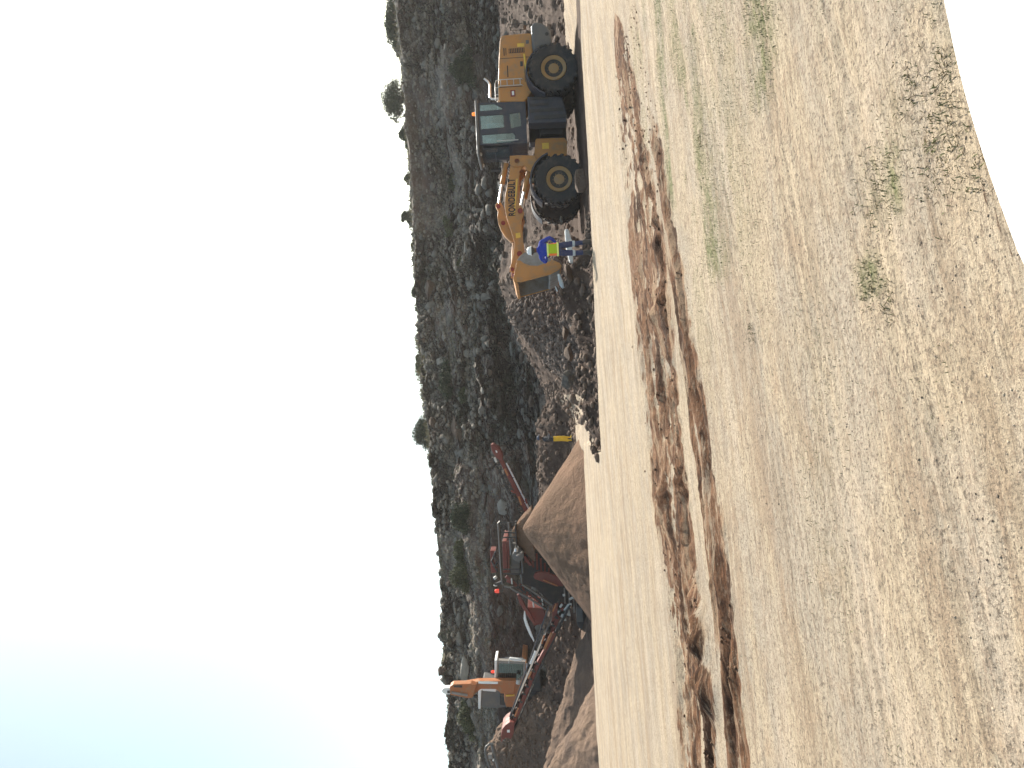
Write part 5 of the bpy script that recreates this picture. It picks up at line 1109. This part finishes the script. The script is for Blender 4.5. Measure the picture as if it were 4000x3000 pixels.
# random boulders over the face, by zone, each resting on the face where it lies
zones = [('boulders on the upper ledge', 'weathered grey boulder lying along the upper ledge of the quarry face', 70, (1770, 1835), (60, 2980), (8, 34), ('rock', 'rock', 'rockpale')),
         ('boulders on the middle ledge', 'grey boulder lying along the middle ledge of the quarry face', 55, (1835, 1890), (450, 1700), (8, 32), ('rock', 'rock', 'rockpale')),
         ('boulders studding the upper face', 'grey boulder jutting from the upper face under the rim', 75, (1620, 1770), (300, 3000), (8, 34), ('rock', 'rockbrown', 'rock')),
         ('boulders on the lower face', 'grey boulder scattered over the lower part of the face', 60, (1890, 2060), (60, 2980), (8, 38), ('rock', 'rockbrown', 'rock'))]
for g, lb, cnt, (va, vb), (ya, yb2), (sa_, sb2), mts in zones:
    for k in range(cnt):
        Y = rng.uniform(ya, yb2); V = rng.uniform(va, vb) + (0.03 * (Y - 1200) if 'upper ledge' in g or 'studding' in g else 0)
        h = hit(V, Y)
        if h is None or h[0].y < 30: continue
        s = rng.uniform(0, 1) ** 1.8 * (sb2 * 1.35 - sa_) + sa_ * 1.2; k_ = (h[0] - CAM).length / F / 2
        o = rock('boulder', h[0] + Vector((0, .02, 0)), s * k_, rng.choice(mts), lb, 'boulder', g)
# ------------------------------------------------------------------ loose stones merged (nobody could count them)
def stones(name, pts, mat, seed, n_ico=1):
    r = np.random.default_rng(seed); bm = bmesh.new(); bmesh.ops.create_icosphere(bm, subdivisions=n_ico, radius=1); base = np.array([v.co[:] for v in bm.verts]); fc = np.array([[v.index for v in f.verts] for f in bm.faces]); bm.free()
    n = len(pts); P_ = np.array([p[:3] for p in pts]); S = np.array([p[3] for p in pts]); nb_ = len(base)
    V = base[None] * (1 + .35 * r.standard_normal((n, nb_, 1)).clip(-1.5, 1.5) * .6) * np.stack([r.uniform(.8, 1.4, n), r.uniform(.7, 1.1, n), r.uniform(.5, .9, n)], 1)[:, None]
    a = r.uniform(0, 6.28, n); ca, sa = np.cos(a)[:, None], np.sin(a)[:, None]; x = V[..., 0] * ca - V[..., 1] * sa; y = V[..., 0] * sa + V[..., 1] * ca
    V = np.stack([x, y, V[..., 2]], 2) * S[:, None, None] + P_[:, None]
    Fc = (fc[None] + (np.arange(n) * nb_)[:, None, None]).reshape(-1, 3)
    me = bpy.data.meshes.new(name); me.vertices.add(n * nb_); me.vertices.foreach_set('co', V.ravel()); me.loops.add(Fc.size); me.loops.foreach_set('vertex_index', Fc.ravel().astype(np.int32))
    me.polygons.add(len(Fc)); me.polygons.foreach_set('loop_start', (np.arange(len(Fc)) * 3).astype(np.int32)); me.polygons.foreach_set('loop_total', np.full(len(Fc), 3, np.int32)); me.update(calc_edges=True)
    me.materials.append(mat); o = bpy.data.objects.new(name, me); C.objects.link(o); return o
def scatter(fn, n, seed, smin, smax, pw=2.5, sinkf=.2):
    r = np.random.default_rng(seed); out = []; xy = fn(r, n); z = ground(xy[:, 0], xy[:, 1])[0]; s = smin + (smax - smin) * r.random(n) ** pw
    return [(a, b, c - q * 0.0 + q * (.35 - sinkf), q) for (a, b), c, q in zip(xy, z, s)]
def near_fn(r, n):
    y = 2.0 + 18.3 * r.random(n) ** 2.0; x = (r.random(n) * 2 - 1) * (1.0 + .56 * y); return np.stack([x, y], 1)
N_small = N('pebble'); M['pebble'] = N_small.done(N_small.mix(N_small.ramp(N_small.noise(N_small.map(), 2.5, 6), .4, .62), (.12, .09, .065), (.42, .34, .25)), .9)
def clump_filter(pts, seed, thr=-.1, f=.9):
    a = np.array([p[:2] for p in pts]); m = fbm(P3(a[:, 0] * f, a[:, 1] * f), 3, seed) > thr; return [p for p, k in zip(pts, m) if k]
tag(stones('pebbles', clump_filter(scatter(near_fn, 16000, 1, .0012, .0065, 5, .15), 301), M['pebble'], 2), kind='stuff')
M['clod'] = rockmat('soil_clod', (.12, .068, .04), (.18, .11, .07), (.25, .16, .1))
def rutfn(r, n):
    x = r.uniform(-6, 5.5, n); w_ = near_line(x, RAW); k = r.integers(0, 4, n)
    y = np.where(k < 2, near_line(x, RA) + r.normal(0, .6, n) * w_, np.where(k == 2, near_line(x, RN) + r.normal(0, .16, n), near_line(x, RB) + r.normal(0, .16, n))); return np.stack([x, y], 1)
tag(stones('soil_clods', clump_filter(scatter(rutfn, 2600, 5, .006, .022, 3.5, .10), 303, -.05, 1.2), M['clod'], 6), kind='stuff')
def bankfn(r, n):
    x = r.uniform(-2.3, 5.0, n); y = 21.2 + 4.5 * r.random(n) ** 1.3; return np.stack([x, y], 1)
tag(stones('bank_rubble', scatter(bankfn, 1500, 8, .02, .14, 4, .1), M['rockbrown'], 9), kind='stuff')
def gravfn(r, n):
    a = r.uniform(0, 6.28, n); q = np.sqrt(r.random(n)); return np.stack([2.9 + 2.9 * q * np.cos(a), 31.0 + 3.8 * q * np.sin(a)], 1)
M['gravel'] = rockmat('heap_gravel', (.12, .085, .067), (.20, .152, .122), (.31, .25, .205)); tag(stones('gravel', scatter(gravfn, 9000, 11, .03, .12, 3, .05), M['gravel'], 12), kind='stuff')
r_ = np.random.default_rng(61); pts = []
for k in range(2600):
    a, q = r_.uniform(3.3, 6.1), math.sqrt(r_.random()); x, y = -21.2 + 5.2 * q * math.cos(a), 43.2 + 3.8 * q * math.sin(a); hh = spoil_bvh.ray_cast(Vector((x, y, 30)), Vector((0, 0, -1)))
    if hh[0]: s = .05 + .22 * r_.random() ** 4; pts.append((x, y, hh[0].z - s * .2, s * .8))
tag(stones('spoil_stones', pts, M['rockbrown'], 62), kind='stuff')
def screefn(r, n):
    y = r.uniform(27.5, 45, n); x = (r.random(n) ** 1.0) * .62 * y - .06 * y; return np.stack([x, y], 1)
tag(stones('scree', scatter(screefn, 3000, 14, .03, .22, 5, .15), M['rockbrown'], 15), kind='stuff')
def leftfn(r, n):
    y = r.uniform(36.5, 45, n); x = -r.random(n) * .55 * y; return np.stack([x, y], 1)
tag(stones('left_rubble', scatter(leftfn, 4500, 17, .03, .2, 4, .15), M['rockbrown'], 18), kind='stuff')
# rubble on the hillside ledges
r_ = np.random.default_rng(77); pts = []
for k in range(5200):
    x = r_.uniform(-34, 34); y = r_.uniform(44, 61); q = h_bvh.ray_cast(Vector((x, y, 60)), Vector((0, 0, -1)))
    if q[0] is None or (q[1].z < .55 and r_.random() > .25): continue
    s = .04 + .26 * r_.random() ** 4; pts.append((q[0].x, q[0].y, q[0].z + s * .1, s))
tag(stones('ledge_rubble', pts, M['rock'], 21), kind='stuff')
pk_ = BAND[r_.integers(0, len(BAND), 7000)]; pts = [(a, b - .03, c, .035 + .17 * q ** 4) for (a, b, c), q in zip(pk_, r_.random(7000))]
M['rubblepale'] = rockmat('pale_rubble', (.17, .142, .112), (.27, .23, .185), (.38, .335, .275)); tag(stones('bench_rubble', pts, M['rubblepale'], 22), kind='stuff')

# ------------------------------------------------------------------ vegetation
def leaf_cards(pts, size, seed, ar=2.2, up=0.3):
    r = np.random.default_rng(seed); n = len(pts); P_ = np.array(pts); d = r.standard_normal((n, 3)); d[:, 2] += up; d /= np.linalg.norm(d, axis=1)[:, None]
    e = np.cross(d, r.standard_normal((n, 3))); e /= np.linalg.norm(e, axis=1)[:, None]; s = size * r.uniform(.6, 1.4, n)[:, None]
    V = np.stack([P_, P_ + d * s * .5 + e * s / ar * .5, P_ + d * s, P_ + d * s * .5 - e * s / ar * .5], 1).reshape(-1, 3)
    f = np.arange(n * 4).reshape(-1, 4); return V, f
def quads(name, V, f, mat, parent=None):
    me = bpy.data.meshes.new(name); me.vertices.add(len(V)); me.vertices.foreach_set('co', V.ravel()); me.loops.add(f.size); me.loops.foreach_set('vertex_index', f.ravel().astype(np.int32))
    k = f.shape[1]; me.polygons.add(len(f)); me.polygons.foreach_set('loop_start', (np.arange(len(f)) * k).astype(np.int32)); me.polygons.foreach_set('loop_total', np.full(len(f), k, np.int32)); me.update(calc_edges=True)
    me.materials.append(mat); o = bpy.data.objects.new(name, me); C.objects.link(o)
    if parent: o.parent = parent
    return o
def shrub(loc, w_, h_, label, mat='leafdark', n=1500, leaf=.09, seed=0, group=None, dep=None):
    r = np.random.default_rng(seed); E = empty('shrub', loc, label, 'shrub', 0, group); n = int(n * 3.2); nb = max(8, int(n / 230)); dep = dep or w_ * .7
    cl = np.stack([r.normal(0, .24, nb) * w_, r.normal(0, .22, nb) * dep, (.25 + .62 * r.random(nb)) * h_], 1); cl[:, 2] *= 1 - .55 * np.abs(cl[:, 0]) / (w_ * .5 + 1e-6) * .8
    sz = r.uniform(.15, .27, nb) * min(w_, h_ * 1.5); pts = []
    for c, s in zip(cl, sz): q = r.standard_normal((int(n / nb), 3)); q /= np.linalg.norm(q, axis=1)[:, None]; pts.append(c + q * s * (r.random((len(q), 1)) ** .45) * np.array([1.2, 1, .8]))
    V, f = leaf_cards(np.concatenate(pts), leaf, seed + 1); quads('foliage', V, f, M[mat], E)
    mb = MB()
    for c in cl: mb.tube([(c[0] * .1, c[1] * .1, -.15), (c[0] * .5, c[1] * .5, c[2] * .55), tuple(c)], [.035, .022, .008], 5)
    mb.build('branch', M['twig'], E); return E
RIM = [((1555, 385), 170, 72, 'broad dark shrub standing on the rim above the loader cab', 'leafdark', 2600), ((1545, 90), 250, 34, 'long low shrub row on the rim in the top right corner', 'leafdark', 2600), ((1590, 520), 70, 26, 'low shrub on the rim just left of the broad one', 'leafdark', 900),
       ((1607, 848), 56, 34, 'small dark shrub alone on the rim above the boom', 'leafdark', 800), ((1608, 700), 50, 18, 'tiny bush on the rim right of the lone small shrub', 'leafdark', 400), ((1640, 1140), 60, 18, 'dark scrub on the rim above the bucket', 'leafdark', 500),
       ((1662, 1420), 90, 26, 'pale twiggy scrub on the rim over the pale blocky boulder', 'leafgreen', 900), ((1690, 1690), 105, 60, 'round twiggy shrub on the rim above the far man', 'leafdark', 2000), ((1720, 1850), 80, 22, 'flat scrub on the rim left of the round twiggy shrub', 'leafdark', 600)]
for i, ((V, Y), wp, hp2, lb, mt, n) in enumerate(RIM):
    q = P(V + 12, Y, 60.3); z = down(q.x, 60.3); shrub((q.x, 60.3, z - .1), wp * 60 / F, hp2 * 60 / F * 1.15 + .25, lb, mt, n, .14, 40 + i)
SLP = [((1800, 268), 110, 120, 'dark green bush growing on the face above the loader engine', 'leafdark', 2200), ((1790, 2025), 110, 90, 'dark spiky bush hanging under the rim above the walkway rails', 'leafdark', 2400), ((1785, 2150), 70, 50, 'small bright green bush right of the larger green one under the rim', 'leafgreen', 1200),
       ((1790, 2250), 110, 72, 'larger bright green bush under the rim above the stairs', 'leafgreen', 2200), ((1815, 2795), 130, 60, 'yellow-green bush under the rim at the left', 'leafgreen', 2000), ((1790, 1030), 40, 24, 'small green bush on the ledge above the bucket', 'leafgreen', 500), ((1745, 880), 90, 40, 'small olive bush on the upper face above the boom', 'leafgreen', 900),
       ((1760, 720), 80, 34, 'olive bush on the upper face left of the cab', 'leafgreen', 900), ((1735, 1490), 150, 60, 'wide dark bush on the upper face above the spoil slope', 'leafdark', 2400), ((1800, 1545), 70, 30, 'pale green tuft on the ledge under the wide dark bush', 'leafgreen', 900), ((1880, 620), 60, 34, 'grey-green bush in front of the cab on the face', 'leafgreen', 700)]
for i, ((V, Y), wp, hp2, lb, mt, n) in enumerate(SLP):
    h = hit(V + hp2 * .45, Y)
    if h: k = h[0].y / F; shrub(h[0] - Vector((0, 0, .15)), wp * k, hp2 * k, lb, mt, n, .13, 80 + i, None, wp * k * .4)
# grass
def blades(name, xyz, hgt, mat, seed, wd=.006, lean=.5):
    r = np.random.default_rng(seed); P_ = np.array(xyz); n = len(P_); a = r.uniform(0, 6.28, n); h = hgt * r.uniform(.4, 1.3, n); l = lean * r.uniform(.1, 1, n) * h; d = np.stack([np.cos(a), np.sin(a), 0 * a], 1); e = np.stack([-np.sin(a), np.cos(a), 0 * a], 1) * wd
    z = np.array([0, 0, 1.0]); mid = P_ + d * (l * .35)[:, None] + z * (h * .6)[:, None]; tip = P_ + d * l[:, None] + z * (h * .95)[:, None]
    V = np.stack([P_ - e, P_ + e, mid + e * .7, tip, mid - e * .7], 1).reshape(-1, 3); f = np.arange(n * 5).reshape(-1, 5); return tag(quads(name, V, f, mat), kind='stuff')
r_ = np.random.default_rng(9); y = 3.0 + 10.5 * r_.random(160000) ** 1.1; x = (r_.random(160000) * 2 - 1) * (1 + .54 * y)
z, ch, gr, dk, gv = ground(x, y); keep = r_.random(len(x)) < gr * 1.0
blades('short_grass', np.stack([x, y, z], 1)[keep], .013, M['greengrass'], 3, .0022, 1.2)
r_ = np.random.default_rng(19); c = []
for (V, Y, s, n) in ((3700, 480, .12, 230), (3640, 560, .10, 110), (3430, 760, .11, 130), (3560, 330, .06, 60), (3480, 1180, .05, 60), (3400, 1120, .05, 50), (3700, 260, .05, 50), (3820, 700, .04, 40), (2935, 1300, .05, 50), (2735, 560, .06, 60)):
    q = hit(V, Y)[0]; a = r_.normal(0, s, (n, 2)); c.append(np.stack([q.x + a[:, 0] * 1.3, q.y + a[:, 1], np.array([ground_z(q.x + u_, q.y + v2) for u_, v2 in zip(a[:, 0] * 1.3, a[:, 1])])], 1))
M['drytwig'] = leafmat('dry_twig', (0.17, 0.14, 0.085), (0.30, 0.25, 0.16)); blades('weeds', np.concatenate(c), .017, M['drytwig'], 23, .0009, 1.8); blades('weed_leaves', np.concatenate(c)[::2] + .004, .016, M['greengrass'], 24, .003, 1.5)
r_ = np.random.default_rng(29); pts = []
for k in range(8200):
    x = r_.uniform(-30, 30); dens = .25 + .75 * (x < -2) + .2 * (x < 6)
    if r_.random() > dens: continue
    y = r_.uniform(57.0, 61); q = h_bvh.ray_cast(Vector((x, y, 60)), Vector((0, 0, -1)))
    if q[0]: pts.append(tuple(q[0]))
blades('rim_grass', pts, .42, M['drygrass'], 31, .02, .7)
for k in range(26):
    x = rng.uniform(-30, 29); z = down(x, 60.2); w2 = rng.uniform(.4, 1.1); shrub((x, 60.2 + rng.uniform(-.8, .3), z - .12), w2, w2 * rng.uniform(.35, .6), 'small dark scrub bush in the broken line along the rim', 'leafdark' if rng.random() < .75 else 'leafgreen', int(260 * w2), .11, 300 + k, 'scrub bushes along the rim', w2 * .6)
r_ = np.random.default_rng(39); pts = []
for k in range(9000):
    x = r_.uniform(-30, 26); y = r_.uniform(47, 60); q = h_bvh.ray_cast(Vector((x, y, 60)), Vector((0, 0, -1)))
    if q[0] and q[1].z > .35 and float(fbm(np.array([[x * .35, y * .35, 5.]]), 3, 99)[0]) > .0: pts.append(tuple(q[0]))
blades('slope_grass', pts, .2, M['drygrass'], 41, .014, 1.1)
# ------------------------------------------------------------------ thin dusty air
mb = MB(); mb.box((0, 60, 28), (640, 700, 74))
hz_ = mb.build('haze', M['white']); hm = bpy.data.materials.new('dusty_air'); hm.use_nodes = True; t_ = hm.node_tree
t_.nodes.remove(t_.nodes['Principled BSDF']); pv = t_.nodes.new('ShaderNodeVolumePrincipled'); pv.inputs['Density'].default_value = 0.00035; pv.inputs['Color'].default_value = (0.95, 0.93, 0.9, 1); pv.inputs['Anisotropy'].default_value = 0.4
t_.links.new(pv.outputs[0], t_.nodes['Material Output'].inputs['Volume']); hz_.data.materials.clear(); hz_.data.materials.append(hm); tag(hz_, kind='stuff')
sc.cycles.volume_bounces = 0
